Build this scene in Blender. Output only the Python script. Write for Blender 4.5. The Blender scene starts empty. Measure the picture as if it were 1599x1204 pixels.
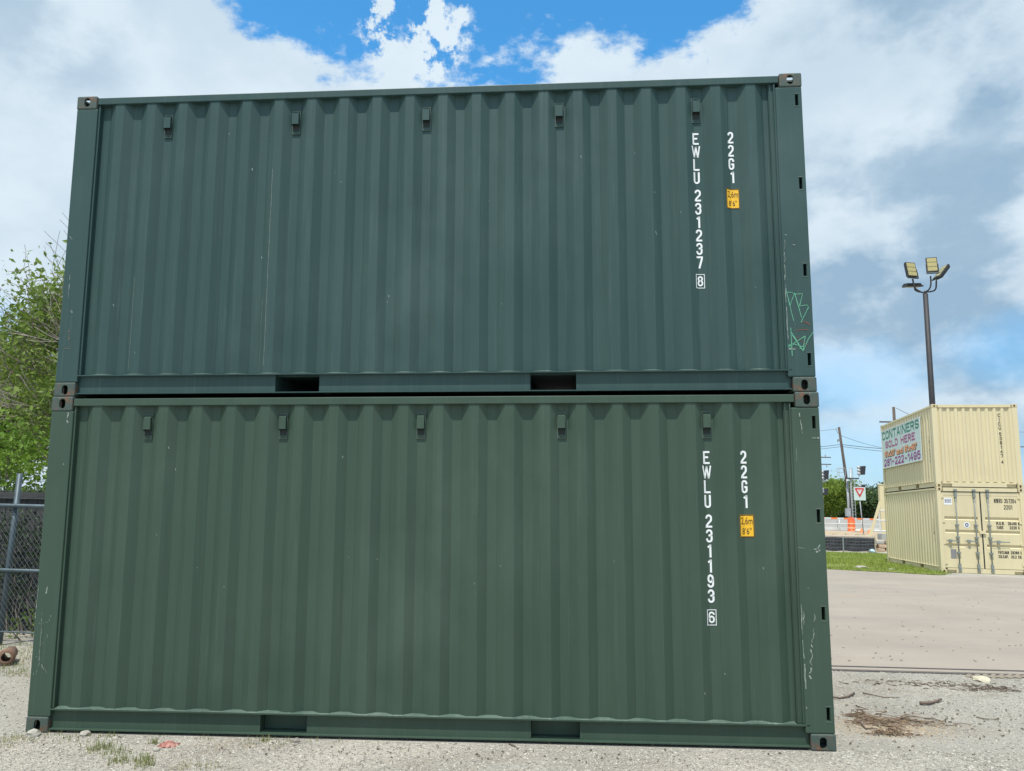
import bpy, bmesh, math, random
from mathutils import Vector, Matrix, noise
R = math.radians
rnd = random.Random(7)
sc = bpy.context.scene
col = sc.collection

# ------------------------------------------------------------------ camera
TILT, ROLL = 0.0284, 0.0199          # the stack stands on ground that rises away and to the right
M_TILT = Matrix.Rotation(-ROLL, 4, 'Y') @ Matrix.Rotation(TILT, 4, 'X')
CAM = Vector((4.1093, -6.0995, 1.7485))
CR = Vector((0.9974, 0.0677, 0.0237)); CU = Vector((-0.0125, -0.1614, 0.9868)); CF = Vector((-0.0706, 0.9846, 0.1602))
CF = CR.cross(CU).normalized() * -1; CR = CF.cross(CU).normalized(); CU = CR.cross(CF).normalized()
FPX = 1226.1
cd = bpy.data.cameras.new('camera'); cam = bpy.data.objects.new('camera', cd); col.objects.link(cam)
cam.matrix_world = Matrix(((CR.x, CU.x, -CF.x, CAM.x), (CR.y, CU.y, -CF.y, CAM.y), (CR.z, CU.z, -CF.z, CAM.z), (0, 0, 0, 1)))
cd.sensor_width = 36; cd.lens = FPX / 1599 * 36; cd.clip_start = .05; cd.clip_end = 6000
sc.camera = cam

# ------------------------------------------------------------------ sun, sky, exposure
SUN_EL = R(65)
sv = Vector((-.128, -.395, .906)).normalized()      # direction towards the sun: nearly overhead, slightly in front
sd = bpy.data.lights.new('sun', 'SUN'); sun = bpy.data.objects.new('sun', sd); col.objects.link(sun)
sun.rotation_euler = sv.to_track_quat('Z', 'Y').to_euler()
sd.energy = 4.7; sd.angle = R(.9); sd.color = (1, .95, .87)
sc.view_settings.view_transform = 'Standard'; sc.view_settings.look = 'None'
sc.view_settings.exposure = 0; sc.view_settings.gamma = 1; sc.view_settings.use_curve_mapping = False

class NT:
    """small helper to wire shader nodes"""
    def __init__(s, tree): s.t = tree; s.n = tree.nodes; s.l = tree.links
    def node(s, kind, **kw):
        n = s.n.new(kind)
        for k, v in kw.items(): setattr(n, k, v)
        return n
    def put(s, sock, v):
        if hasattr(v, 'is_output'): s.l.new(v, sock)
        elif v is not None: sock.default_value = v
    def math(s, op, a, b=None, c=None, clamp=False):
        n = s.node('ShaderNodeMath', operation=op, use_clamp=clamp)
        s.put(n.inputs[0], a)
        if b is not None: s.put(n.inputs[1], b)
        if c is not None: s.put(n.inputs[2], c)
        return n.outputs[0]
    def noise(s, vec, scale, detail=4, rough=.55, lac=2.0, dist=0):
        n = s.node('ShaderNodeTexNoise'); s.put(n.inputs['Vector'], vec)
        n.inputs['Scale'].default_value = scale; n.inputs['Detail'].default_value = detail
        n.inputs['Roughness'].default_value = rough; n.inputs['Lacunarity'].default_value = lac
        n.inputs['Distortion'].default_value = dist
        return n.outputs['Fac']
    def ramp(s, v, a, b, lo=0., hi=1.):
        n = s.node('ShaderNodeMapRange', interpolation_type='SMOOTHSTEP')
        s.put(n.inputs[0], v); n.inputs[1].default_value = a; n.inputs[2].default_value = b
        n.inputs[3].default_value = lo; n.inputs[4].default_value = hi
        return n.outputs[0]
    def mix(s, f, a, b, kind='MIX'):
        n = s.node('ShaderNodeMix', data_type='RGBA', blend_type=kind)
        s.put(n.inputs[0], f)
        for sock, v in ((n.inputs[6], a), (n.inputs[7], b)):
            if isinstance(v, (tuple, list)): v = tuple(v)[:3] + (1,)
            s.put(sock, v)
        return n.outputs[2]
    def scaled(s, vec, sc_):
        n = s.node('ShaderNodeMapping'); s.put(n.inputs[0], vec); n.inputs['Scale'].default_value = sc_
        return n.outputs[0]

w = bpy.data.worlds.new('World'); sc.world = w; w.use_nodes = True
w.cycles.sampling_method = 'MANUAL'; w.cycles.sample_map_resolution = 512
N = NT(w.node_tree); N.n.clear()
sky = N.node('ShaderNodeTexSky', sky_type='NISHITA'); sky.sun_disc = False
sky.sun_elevation = SUN_EL; sky.sun_rotation = math.atan2(sv.x, sv.y)
sky.air_density = 1.0; sky.dust_density = .6; sky.ozone_density = 2.5
tc = N.node('ShaderNodeTexCoord').outputs['Generated']
sp = N.node('ShaderNodeSeparateXYZ'); N.put(sp.inputs[0], tc)
az = N.math('ARCTAN2', sp.outputs[0], sp.outputs[1]); el = N.math('ARCSINE', sp.outputs[2])
stretch = N.scaled(tc, (1, 1, 1.7))
warp = N.math('SUBTRACT', N.noise(stretch, 9, 9, .62), .5)
fine = N.math('SUBTRACT', N.noise(stretch, 26, 7, .6), .5)
big = N.noise(N.scaled(tc, (1, 1, 2.2)), 2.3, 6, .55)
def lobe(a0, e0, wa, we, k=4.0, k2=1.8):
    da = N.math('DIVIDE', N.math('SUBTRACT', az, a0), wa); de = N.math('DIVIDE', N.math('SUBTRACT', el, e0), we)
    d = N.math('SUBTRACT', 1, N.math('ADD', N.math('MULTIPLY', da, da), N.math('MULTIPLY', de, de)))
    return N.math('ADD', d, N.math('ADD', N.math('MULTIPLY', warp, k), N.math('MULTIPLY', fine, k2)))
gap = None
for a0, e0, wa, we in ((-.36, .668, .17, .118), (-.12, .648, .14, .105), (.07, .695, .20, .115)):
    g_ = lobe(a0, e0, wa, we)
    gap = g_ if gap is None else N.math('MAXIMUM', gap, g_)
plume = N.math('MULTIPLY', N.ramp(lobe(-.215, .590, .085, .060, 1.5, 0), -.5, .9), N.ramp(N.noise(N.scaled(tc, (1.2, 1, 1)), 17, 10, .66), .43, .60))
gap = N.math('SUBTRACT', gap, N.math('MULTIPLY', plume, 1.7))
g_ = N.math('MULTIPLY', N.math('SUBTRACT', .44, big), 14)       # gaps all round the sky, thinner cover
gap_all = N.math('MAXIMUM', gap, N.math('SUBTRACT', g_, N.ramp(az, -.9, -.7, 0, 0)))
blue_hi = N.ramp(gap, -.60, .15)
thin = None                                                       # soft thin places low in the sky
for a0, e0, wa, we in ((.345, .165, .11, .05), (.34, .06, .30, .075), (-.66, .15, .12, .07), (.53, .19, .12, .05)):
    g2 = lobe(a0, e0, wa, we, 1.8, .3)
    thin = g2 if thin is None else N.math('MAXIMUM', thin, g2)
thin = N.ramp(thin, -.3, 1.4, 0, .50)
back = N.ramp(N.math('ABSOLUTE', N.math('SUBTRACT', az, -.05)), .75, 1.1)   # away from this window the cover breaks at random
rand_gap = N.math('MULTIPLY', N.ramp(big, .50, .40), back)
clear = N.math('MAXIMUM', N.math('MAXIMUM', blue_hi, thin), rand_gap)
# cloud body: bright tops, grey bellies
b1 = N.noise(N.scaled(tc, (1, 1, 1.4)), 3.8, 8, .55)
b2 = N.noise(N.scaled(tc, (1, 1, 1.5)), 9.5, 8, .55)
body = N.math('ADD', N.math('MULTIPLY', b1, .65), N.math('MULTIPLY', b2, .35))
greyside = lobe(.50, .27, .32, .25, 1.5, .2)
greytop = lobe(.44, .55, .18, .10, 1.5, .2)
gleft = lobe(-.66, .52, .12, .12, 1.5, .2)
gmask = N.math('MAXIMUM', N.math('MAXIMUM', N.ramp(greyside, -.6, 1.0, 0, .75), N.ramp(greytop, -.4, 1.0, 0, .55)), N.ramp(gleft, -.4, 1., 0, .5))
wisp = N.noise(N.scaled(tc, (1, 1, 1.5)), 6.5, 9, .56)
dark = N.math('ADD', N.ramp(body, .62, .36, 0, .35), N.math('MULTIPLY', gmask, N.ramp(wisp, .60, .40, .10, 1.25)), clamp=True)
cloud = N.mix(dark, (7.5, 8.7, 9.6), (3.3, 4.9, 6.5))
blue = N.mix(1.0, sky.outputs[0], (.80, 2.1, 2.55), 'MULTIPLY')
pale = N.mix(N.ramp(el, .5, .0, 0, .6), blue, (2.2, 4.0, 6.7))
final = N.mix(clear, cloud, pale)
bg = N.node('ShaderNodeBackground'); N.put(bg.inputs[0], final); bg.inputs[1].default_value = .1
out = N.node('ShaderNodeOutputWorld'); N.l.new(bg.outputs[0], out.inputs[0])

# ------------------------------------------------------------------ ground height, pixel rays
def gx(x): return ROLL * max(-7, min(16, x))
def gy(y):
    pts = ((-1e4, -.17), (-6, -.17), (2.6, .0738), (19, -.046), (33, -.14), (36, -.14), (37, .36), (55, .62), (1e4, .62))
    for (a, za), (b, zb) in zip(pts, pts[1:]):
        if y <= b: return za + (zb - za) * (y - a) / (b - a)
    return .62
KX = (-7, 16); KY = (-6, 2.6, 19, 33, 36, 37, 55)
def gz(x, y): return gx(x) + gy(y)
def ray(u, v):
    return (CF + CR * ((u - 799.5) / FPX) - CU * ((v - 602) / FPX))
def at(u, v, dist):                                              # point seen there, at this depth
    return CAM + ray(u, v) * dist
def ground(u, v, off=0):
    z = .1
    for _ in range(30):
        d = ray(u, v); t = (z - CAM.z) / d.z; p = CAM + d * t
        if t < 0: return p
        z = .5 * z + .5 * (gz(p.x, p.y) + off)
    return p

# ------------------------------------------------------------------ materials
MATS = {}
def mat(name, base, var=None, vscale=3., stretch=(1, 1, 1), rough=.7, spec=.5, metal=0, bump=0, bscale=60., bdist=.01, amount=.5, layers=(), low_bump=0, trans=0, rough_var=0):
    """base colour varied by one stretched noise, further layers = (colour, scale, stretch, lo, hi, strength)"""
    m = bpy.data.materials.new(name); m.use_nodes = True; MATS[name] = m
    N = NT(m.node_tree); N.n.clear()
    o = N.node('ShaderNodeOutputMaterial'); b = N.node('ShaderNodeBsdfPrincipled')
    co = N.node('ShaderNodeTexCoord').outputs['Object']
    c = tuple(base) + (1,)
    if var:
        f = N.ramp(N.noise(N.scaled(co, stretch), vscale, 6, .6), .5 - amount / 2, .5 + amount / 2)
        c = N.mix(f, base, var)
    for (lc, ls, lst, lo, hi, k) in layers:
        f = N.math('MULTIPLY', N.ramp(N.noise(N.scaled(co, lst), ls, 7, .65), lo, hi), k)
        c = N.mix(f, c, lc)
    N.put(b.inputs['Base Color'], c)
    if rough_var:
        N.put(b.inputs['Roughness'], N.math('ADD', rough - rough_var / 2, N.math('MULTIPLY', N.noise(co, 5, 5), rough_var)))
    else: b.inputs['Roughness'].default_value = rough
    b.inputs['Metallic'].default_value = metal
    b.inputs['Specular IOR Level'].default_value = spec
    nrm = None
    if low_bump:
        bn = N.node('ShaderNodeBump'); bn.inputs['Strength'].default_value = 1; bn.inputs['Distance'].default_value = low_bump
        N.put(bn.inputs['Height'], N.noise(N.scaled(co, (1, 1, .5)), 2.2, 2, .4)); nrm = bn.outputs[0]
    if bump:
        bn = N.node('ShaderNodeBump'); bn.inputs['Strength'].default_value = bump; bn.inputs['Distance'].default_value = bdist
        N.put(bn.inputs['Height'], N.noise(co, bscale, 5, .6))
        if nrm is not None: N.put(bn.inputs['Normal'], nrm)
        nrm = bn.outputs[0]
    if nrm is not None: N.put(b.inputs['Normal'], nrm)
    if trans:
        t = N.node('ShaderNodeBsdfTranslucent'); N.put(t.inputs[0], c); mx = N.node('ShaderNodeMixShader'); mx.inputs[0].default_value = trans
        N.l.new(b.outputs[0], mx.inputs[1]); N.l.new(t.outputs[0], mx.inputs[2]); N.l.new(mx.outputs[0], o.inputs[0])
    else: N.l.new(b.outputs[0], o.inputs[0])
    return m

RUST = (.16, .065, .03)
def paint(name, c, v, dust, kd=.35, rust_k=.5):
    return mat(name, c, v, 1.6, (3.2, 3.2, .25), rough=.46, spec=.32, bump=.10, bscale=220, bdist=.002, low_bump=.0034, amount=.45, rough_var=.16,
               layers=((dust, 7., (5, 5, .14), .52, .78, kd), (tuple(x * .72 for x in c), 1.1, (1, 1, 1), .45, .75, .35),
                       (dust, 60., (1, 1, .6), .70, .78, .30), (dust, .55, (1, 1, .6), .50, .78, .30), (tuple(x * .55 for x in c), 3.5, (6, 6, .12), .62, .80, .35), (RUST, 38, (1, 1, .5), .745, .77, .8)))
green_up = paint('green_paint_bluish', (.031, .068, .065), (.039, .078, .073), (.10, .15, .145))
green_lo = paint('green_paint', (.042, .075, .053), (.050, .084, .060), (.11, .15, .12), .28)
green_lip = paint('green_paint_dusty_lit', (.062, .10, .082), (.105, .15, .125), (.33, .36, .32), .5)  # paler green: some dust, plus lit edges put into the colour
cast_green = mat('worn_green_casting', (.042, .075, .065), (.075, .092, .078), 9, rough=.65, bump=.35, bscale=90, bdist=.003, layers=((RUST, 13, (1, 1, 1), .52, .66, .75), ((.2, .16, .12), 25, (1, 1, 1), .58, .7, .5)))
cream = mat('cream_paint', (.66, .585, .37), (.61, .535, .34), 1.5, (3, 3, .25), rough=.5, spec=.4, bump=.06, bscale=150, bdist=.002, low_bump=.002, layers=(((.45, .38, .24), 6, (4, 4, .15), .58, .85, .45), ((.55, .48, .33), .8, (1, 1, 1), .5, .75, .4), (RUST, 30, (1, 1, .3), .73, .76, .6)))
cream_cast = mat('cream_casting', (.62, .54, .32), (.5, .42, .26), 9, rough=.6, layers=((RUST, 9, (1, 1, 1), .58, .7, .6),))
black = mat('black_rubber', (.018, .018, .018), rough=.7)
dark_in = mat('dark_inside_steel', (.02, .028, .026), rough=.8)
galv = mat('galvanised_steel', (.25, .28, .27), (.17, .20, .19), 14, rough=.6, metal=.1)
white_let = mat('white_vinyl', (.78, .80, .80), rough=.5)
black_let = mat('black_vinyl', (.03, .03, .028), rough=.6)
rust_m = mat('rusty_primer', (.25, .09, .05), (.16, .07, .045), 20, rough=.85)
scratch_m = mat('bare_scratch', (.34, .38, .34), (.12, .16, .14), 30, rough=.7)
graf_m = mat('green_marker', (.13, .40, .26), rough=.6)
yel = mat('yellow_sticker', (.86, .50, .025), (.80, .45, .02), 12, rough=.5)
brown_let = mat('dark_brown_print', (.06, .03, .015), rough=.6)
wood_fl = mat('plywood_floor', (.12, .08, .05), rough=.8)

# ------------------------------------------------------------------ mesh helpers
class MB:
    def __init__(s): s.v = []; s.f = []
    def box(s, x0, x1, y0, y1, z0, z1):
        b = len(s.v)
        s.v += [(x0, y0, z0), (x1, y0, z0), (x1, y1, z0), (x0, y1, z0), (x0, y0, z1), (x1, y0, z1), (x1, y1, z1), (x0, y1, z1)]
        s.f += [tuple(b + i for i in q) for q in ((0, 3, 2, 1), (4, 5, 6, 7), (0, 1, 5, 4), (1, 2, 6, 5), (2, 3, 7, 6), (3, 0, 4, 7))]
        return s
    def obox(s, mtx, sx, sy, sz):
        b = len(s.v); s.box(-sx / 2, sx / 2, -sy / 2, sy / 2, -sz / 2, sz / 2)
        for i in range(b, len(s.v)): s.v[i] = tuple(mtx @ Vector(s.v[i]))
        return s
    def tube(s, pts, r, n=6, cap=True):
        """pts list of vectors, r one radius or a list"""
        pts = [Vector(p) for p in pts]; b = len(s.v); k = len(pts)
        rr = r if isinstance(r, (list, tuple)) else [r] * k
        t = (pts[1] - pts[0]).normalized()
        a = t.orthogonal().normalized()
        for i, p in enumerate(pts):
            tt = (pts[min(i + 1, k - 1)] - pts[max(i - 1, 0)])
            if tt.length > 1e-9: t = tt.normalized()
            a = (a - t * a.dot(t));  a = a.normalized() if a.length > 1e-6 else t.orthogonal().normalized()
            c = t.cross(a)
            for j in range(n):
                an = 2 * math.pi * j / n
                s.v.append(tuple(p + (a * math.cos(an) + c * math.sin(an)) * rr[i]))
        for i in range(k - 1):
            for j in range(n):
                j2 = (j + 1) % n
                s.f.append((b + i * n + j, b + i * n + j2, b + (i + 1) * n + j2, b + (i + 1) * n + j))
        if cap:
            s.f.append(tuple(b + j for j in range(n))[::-1]); s.f.append(tuple(b + (k - 1) * n + j for j in range(n)))
        return s
    def lathe(s, prof, n=16, c=(0, 0, 0)):
        b = len(s.v)
        for r, z in prof:
            for j in range(n):
                an = 2 * math.pi * j / n; s.v.append((c[0] + r * math.cos(an), c[1] + r * math.sin(an), c[2] + z))
        for i in range(len(prof) - 1):
            for j in range(n):
                j2 = (j + 1) % n; s.f.append((b + i * n + j, b + i * n + j2, b + (i + 1) * n + j2, b + (i + 1) * n + j))
        return s
    def sheet(s, prof, z0, z1, axis='x', up='z'):
        """prof: list of (along, depth); extruded between z0 and z1"""
        b = len(s.v)
        for a, d in prof:
            for z in (z0, z1): s.v.append((a, d, z))
        for i in range(len(prof) - 1):
            j = b + 2 * i; s.f.append((j, j + 2, j + 3, j + 1))
        return s
    def quad(s, *p):
        b = len(s.v); s.v += [tuple(q) for q in p]; s.f.append(tuple(range(b, b + len(p)))); return s
    def map(s, fn, start=0):
        for i in range(start, len(s.v)): s.v[i] = tuple(fn(*s.v[i]))
        return s
    def build(s, name, m, parent=None, smooth=False, label=None):
        me = bpy.data.meshes.new(name); me.from_pydata(s.v, [], s.f); me.update()
        if m: me.materials.append(m)
        if smooth: me.polygons.foreach_set('use_smooth', [True] * len(me.polygons))
        return link(name, me, parent, label)
def link(name, me, parent=None, label=None):
    o = bpy.data.objects.new(name, me); col.objects.link(o)
    if parent: o.parent = parent
    if label: o['label'] = label
    return o
def tag(o, label=None, cat=None, group=None, kind=None):
    for k, v in (('label', label), ('category', cat), ('group', group), ('kind', kind)):
        if v: o[k] = v
    return o
def empty(name, mtx=None):
    o = bpy.data.objects.new(name, None); col.objects.link(o); o.empty_display_size = .2
    if mtx is not None: o.matrix_world = mtx
    return o
def bm_mesh(bm, name, m, smooth=False):
    me = bpy.data.meshes.new(name); bm.to_mesh(me); bm.free()
    if m: me.materials.append(m)
    if smooth: me.polygons.foreach_set('use_smooth', [True] * len(me.polygons))
    return me
def bevel_box(x0, x1, y0, y1, z0, z1, r, seg=2):
    bm = bmesh.new(); bmesh.ops.create_cube(bm, size=1)
    for v in bm.verts: v.co = Vector(((x0 + x1) / 2 + v.co.x * (x1 - x0), (y0 + y1) / 2 + v.co.y * (y1 - y0), (z0 + z1) / 2 + v.co.z * (z1 - z0)))
    if r: bmesh.ops.bevel(bm, geom=bm.edges[:], offset=r, segments=seg, affect='EDGES', profile=.5)
    return bm
def cut(me, cutters):
    """mesh minus cutter bmeshes, done once at build time"""
    o = bpy.data.objects.new('t', me); col.objects.link(o); tmp = [o]
    for bm in cutters:
        cm = bpy.data.meshes.new('c'); bmesh.ops.recalc_face_normals(bm, faces=bm.faces[:]); bm.to_mesh(cm); bm.free(); c = bpy.data.objects.new('c', cm); col.objects.link(c); tmp.append(c)
        md = o.modifiers.new('b', 'BOOLEAN'); md.operation = 'DIFFERENCE'; md.solver = 'EXACT'; md.object = c
    bpy.context.view_layer.update()
    dg = bpy.context.evaluated_depsgraph_get()
    res = bpy.data.meshes.new_from_object(o.evaluated_get(dg))
    for t in tmp: bpy.data.objects.remove(t)
    return res
def stadium(cx, cz, wx, hz, y0, y1, axis='y', n=8):
    """a rounded slot prism along one axis"""
    pts = []; r = min(wx, hz) / 2; ex = wx / 2 - r; ez = hz / 2 - r
    for q, (sx, sz) in enumerate(((1, 1), (-1, 1), (-1, -1), (1, -1))):
        for i in range(n + 1):
            a = math.pi / 2 * (q + i / n); p = (cx + sx * ex + r * math.cos(a), cz + sz * ez + r * math.sin(a))
            if not pts or (abs(p[0] - pts[-1][0]) + abs(p[1] - pts[-1][1])) > 1e-6: pts.append(p)
    if abs(pts[0][0] - pts[-1][0]) + abs(pts[0][1] - pts[-1][1]) < 1e-6: pts.pop()
    bm = bmesh.new()
    def P(a, b, d): return {'y': (a, d, b), 'x': (d, a, b), 'z': (a, b, d)}[axis]
    A = [bm.verts.new(P(a, b, y0)) for a, b in pts]; B = [bm.verts.new(P(a, b, y1)) for a, b in pts]
    bm.faces.new(A); bm.faces.new(B[::-1])
    for i in range(len(pts)): j = (i + 1) % len(pts); bm.faces.new((A[i], B[i], B[j], A[j]))
    return bm
# lettering ------------------------------------------------------------
_tx = {}
def glyphs(s, bold=.0):
    if (s, bold) in _tx: return _tx[(s, bold)]
    c = bpy.data.curves.new('t', 'FONT'); c.body = s; c.offset = bold; c.resolution_u = 3
    o = bpy.data.objects.new('t', c); col.objects.link(o); bpy.context.view_layer.update()
    me = o.evaluated_get(bpy.context.evaluated_depsgraph_get()).to_mesh()
    v = [(p.co.x, p.co.y) for p in me.vertices]; f = [tuple(p.vertices) for p in me.polygons]
    bpy.data.objects.remove(o)
    x0 = min(a for a, b in v); x1 = max(a for a, b in v); y0 = min(b for a, b in v); y1 = max(b for a, b in v)
    _tx[(s, bold)] = (v, f, x0, x1, y0, y1); return _tx[(s, bold)]
def text(mb, s, x0, x1, zt, zb, bold=.015, d=0):
    """fill the box x0..x1, zt..zb with the string, in the (x, depth, z) plane"""
    v, f, a, b, c, e = glyphs(s, bold); k = len(mb.v)
    for p, q in v: mb.v.append((x0 + (p - a) / (b - a) * (x1 - x0), d, zb + (q - c) / (e - c) * (zt - zb)))
    mb.f += [tuple(i + k for i in t) for t in f]
def arc(cx, cy, rx, ry, a0, a1, n=8): return [(cx + rx * math.cos(R(a0 + (a1 - a0) * i / n)), cy + ry * math.sin(R(a0 + (a1 - a0) * i / n))) for i in range(n + 1)]
def strip(mb, pts, t, closed=False):
    """flat line of even thickness with mitred joins in the (x, z) plane"""
    P = [Vector(p) for p in pts]; n = len(P); k = len(mb.v)
    for i in range(n):
        a = P[i - 1] if (i or closed) else None; c = P[(i + 1) % n] if (i < n - 1 or closed) else None
        d1 = (P[i] - a).normalized() if a is not None else (c - P[i]).normalized(); d2 = (c - P[i]).normalized() if c is not None else d1
        n1 = Vector((-d1.y, d1.x)); n2 = Vector((-d2.y, d2.x)); m_ = (n1 + n2); m_ = m_ / max(.35, m_.length_squared / 2) 
        for s_ in (1, -1): mb.v.append((P[i].x + m_.x * t / 2 * s_, 0, P[i].y + m_.y * t / 2 * s_))
    for i in range(n if closed else n - 1): j = (i + 1) % n; mb.f.append((k + 2 * i, k + 2 * i + 1, k + 2 * j + 1, k + 2 * j))
def stencil(mb, ch, xc, wd, zt, zb, t=.0148):
    """condensed container capital"""
    h = zt - zb; w_ = wd - t; hh = h - t; x0 = xc - w_ / 2; z0 = zb + t / 2; r = min(w_ / 2, hh / 4)
    X = lambda a: x0 + a * w_
    Z = lambda a: z0 + a * hh
    e = t / 2
    def A(cx, cz, a0, a1, rx=w_ / 2, ry=r): return arc(cx, cz, rx, ry, a0, a1)
    m_ = Z(.53)
    L_ = []
    if ch == 'E': L_ = [[(X(1) + e, Z(1)), (X(0), Z(1)), (X(0), Z(0)), (X(1) + e, Z(0))], [(X(0) + e, m_), (X(.9), m_)]]
    elif ch == 'W': L_ = [[(X(0), Z(1) + e), (X(.26), Z(0) - e)], [(X(.26), Z(0) - e), (X(.5), Z(1))], [(X(.5), Z(1)), (X(.74), Z(0) - e)], [(X(.74), Z(0) - e), (X(1), Z(1) + e)]]
    elif ch == 'L': L_ = [[(X(0), Z(1) + e), (X(0), Z(0)), (X(1) + e, Z(0))]]
    elif ch == 'U': L_ = [[(X(0), Z(1) + e)] + A(X(.5), Z(0) + r, 180, 360) + [(X(1), Z(1) + e)]]
    elif ch == '1': L_ = [[(X(1), Z(0) - e), (X(1), Z(1) + e * .6)], [(X(1) + e * .4, Z(1)), (X(0) - e, Z(.80))]]
    elif ch == '2': L_ = [[(X(0), Z(.72))] + A(X(.5), Z(1) - r, 180, 0) + [(X(1), Z(.68)), (X(.95), Z(.55)), (X(.05), Z(.12)), (X(0), Z(0)), (X(1) + e, Z(0))]]
    elif ch == '3': L_ = [[(X(0), Z(.74))] + A(X(.5), Z(1) - r, 180, 0) + [(X(1), Z(.66)), (X(.85), Z(.55)), (X(.38), m_)], [(X(.85), Z(.55)), (X(1), Z(.42))] + A(X(.5), Z(0) + r, 0, -180) + [(X(0), Z(.28))]]
    elif ch == '7': L_ = [[(X(0) - e, Z(1)), (X(1), Z(1)), (X(1), Z(.86)), (X(.38), Z(0) - e)]]
    elif ch == 'G': L_ = [[(X(1), Z(.72))] + A(X(.5), Z(1) - r, 0, 180) + A(X(.5), Z(0) + r, 180, 360) + [(X(1), Z(.46)), (X(.48), Z(.46))]]
    elif ch == '8': L_ = [A(X(.5), Z(.77), 0, 360, w_ / 2 * .94, hh * .23)[:-1] + ['c'], A(X(.5), Z(.27), 0, 360, w_ / 2, hh * .27)[:-1] + ['c']]
    elif ch == '6': L_ = [A(X(.5), Z(.30), 0, 360, w_ / 2, hh * .30)[:-1] + ['c'], [(X(1), Z(.76))] + A(X(.5), Z(1) - r, 0, 180) + [(X(0), Z(.30))]]
    elif ch == '9': L_ = [A(X(.5), Z(.70), 0, 360, w_ / 2, hh * .30)[:-1] + ['c'], [(X(0), Z(.24))] + A(X(.5), Z(0) + r, 180, 360) + [(X(1), Z(.70))]]
    elif ch == 'O' or ch == '0': L_ = [A(X(.5), Z(1) - r, 0, 180) + A(X(.5), Z(0) + r, 180, 360) + ['c']]
    elif ch == 'C': L_ = [[(X(1), Z(.72))] + A(X(.5), Z(1) - r, 0, 180) + A(X(.5), Z(0) + r, 180, 360) + [(X(1), Z(.28))]]
    elif ch == 'N': L_ = [[(X(0), Z(0) - e), (X(0), Z(1) + e)], [(X(0), Z(1) + e), (X(1), Z(0) - e)], [(X(1), Z(0) - e), (X(1), Z(1) + e)]]
    elif ch == 'M': L_ = [[(X(0), Z(0) - e), (X(0), Z(1) + e)], [(X(0), Z(1) + e), (X(.5), Z(.35))], [(X(.5), Z(.35)), (X(1), Z(1) + e)], [(X(1), Z(0) - e), (X(1), Z(1) + e)]]
    elif ch == 'T': L_ = [[(X(0) - e, Z(1)), (X(1) + e, Z(1))], [(X(.5), Z(1)), (X(.5), Z(0) - e)]]
    elif ch == 'A': L_ = [[(X(0) - e * .5, Z(0) - e), (X(.5), Z(1) + e * .5)], [(X(.5), Z(1) + e * .5), (X(1) + e * .5, Z(0) - e)], [(X(.15), Z(.3)), (X(.85), Z(.3))]]
    elif ch == 'I': L_ = [[(X(.5), Z(0) - e), (X(.5), Z(1) + e)]]
    elif ch in 'RP': L_ = [[(X(0), Z(0) - e), (X(0), Z(1)), (X(.6), Z(1))] + arc(X(.6), Z(.75), w_ * .4, hh * .25, 90, -90) + [(X(0), Z(.5))]] + ([[(X(.55), Z(.5)), (X(1), Z(0) - e)]] if ch == 'R' else [])
    elif ch == 'S': L_ = [[(X(1), Z(.76))] + A(X(.5), Z(1) - r, 0, 180) + [(X(0), Z(.66)), (X(.2), Z(.55)), (X(.8), Z(.45)), (X(1), Z(.34))] + A(X(.5), Z(0) + r, 0, -180) + [(X(0), Z(.24))]]
    elif ch == 'H': L_ = [[(X(0), Z(0) - e), (X(0), Z(1) + e)], [(X(1), Z(0) - e), (X(1), Z(1) + e)], [(X(0), m_), (X(1), m_)]]
    elif ch == 'D': L_ = [[(X(0), Z(0)), (X(0), Z(1)), (X(.4), Z(1))] + arc(X(.4), Z(.5), w_ * .6, hh * .5, 90, -90) + ['c']]
    elif ch == 'K': L_ = [[(X(0), Z(0) - e), (X(0), Z(1) + e)], [(X(1), Z(1) + e), (X(0), Z(.4))], [(X(.3), Z(.6)), (X(1), Z(0) - e)]]
    elif ch == 'Y': L_ = [[(X(0), Z(1) + e), (X(.5), Z(.45))], [(X(1), Z(1) + e), (X(.5), Z(.45))], [(X(.5), Z(.5)), (X(.5), Z(0) - e)]]
    elif ch == '4': L_ = [[(X(.75), Z(0) - e), (X(.75), Z(1)), (X(0), Z(.3)), (X(1) + e, Z(.3))]]
    elif ch == '5': L_ = [[(X(1), Z(1)), (X(.08), Z(1)), (X(.02), Z(.55)), (X(.3), Z(.62)), (X(.7), Z(.62)), (X(1), Z(.5))] + A(X(.5), Z(0) + r, 0, -180) + [(X(0), Z(.24))]]
    elif ch == '-': L_ = [[(X(.1), Z(.48)), (X(.9), Z(.48))]]
    elif ch == '.': L_ = [[(X(.5) - e, Z(0)), (X(.5) + e, Z(0))]]
    for l_ in L_:
        c_ = l_[-1] == 'c'; l_ = l_[:-1] if c_ else l_
        q = [l_[0]]
        for p in l_[1:]:
            if math.hypot(p[0] - q[-1][0], p[1] - q[-1][1]) > 1e-4: q.append(p)
        strip(mb, q, t, c_)
def stencil_line(mb, s_, x0, x1, zt, zb, t, d=0):
    adv = [{'1': .6, 'I': .4, '.': .4, ' ': .7, 'W': 1.25, 'M': 1.2}.get(c, 1) for c in s_]; u = (x1 - x0) / sum(adv); x = x0; k = len(mb.v)
    for c, a in zip(s_, adv):
        if c != ' ': stencil(mb, c, x + a * u / 2, a * u * .84, zt, zb, t)
        x += a * u
    for i in range(k, len(mb.v)): mb.v[i] = (mb.v[i][0], d, mb.v[i][2])
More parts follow.
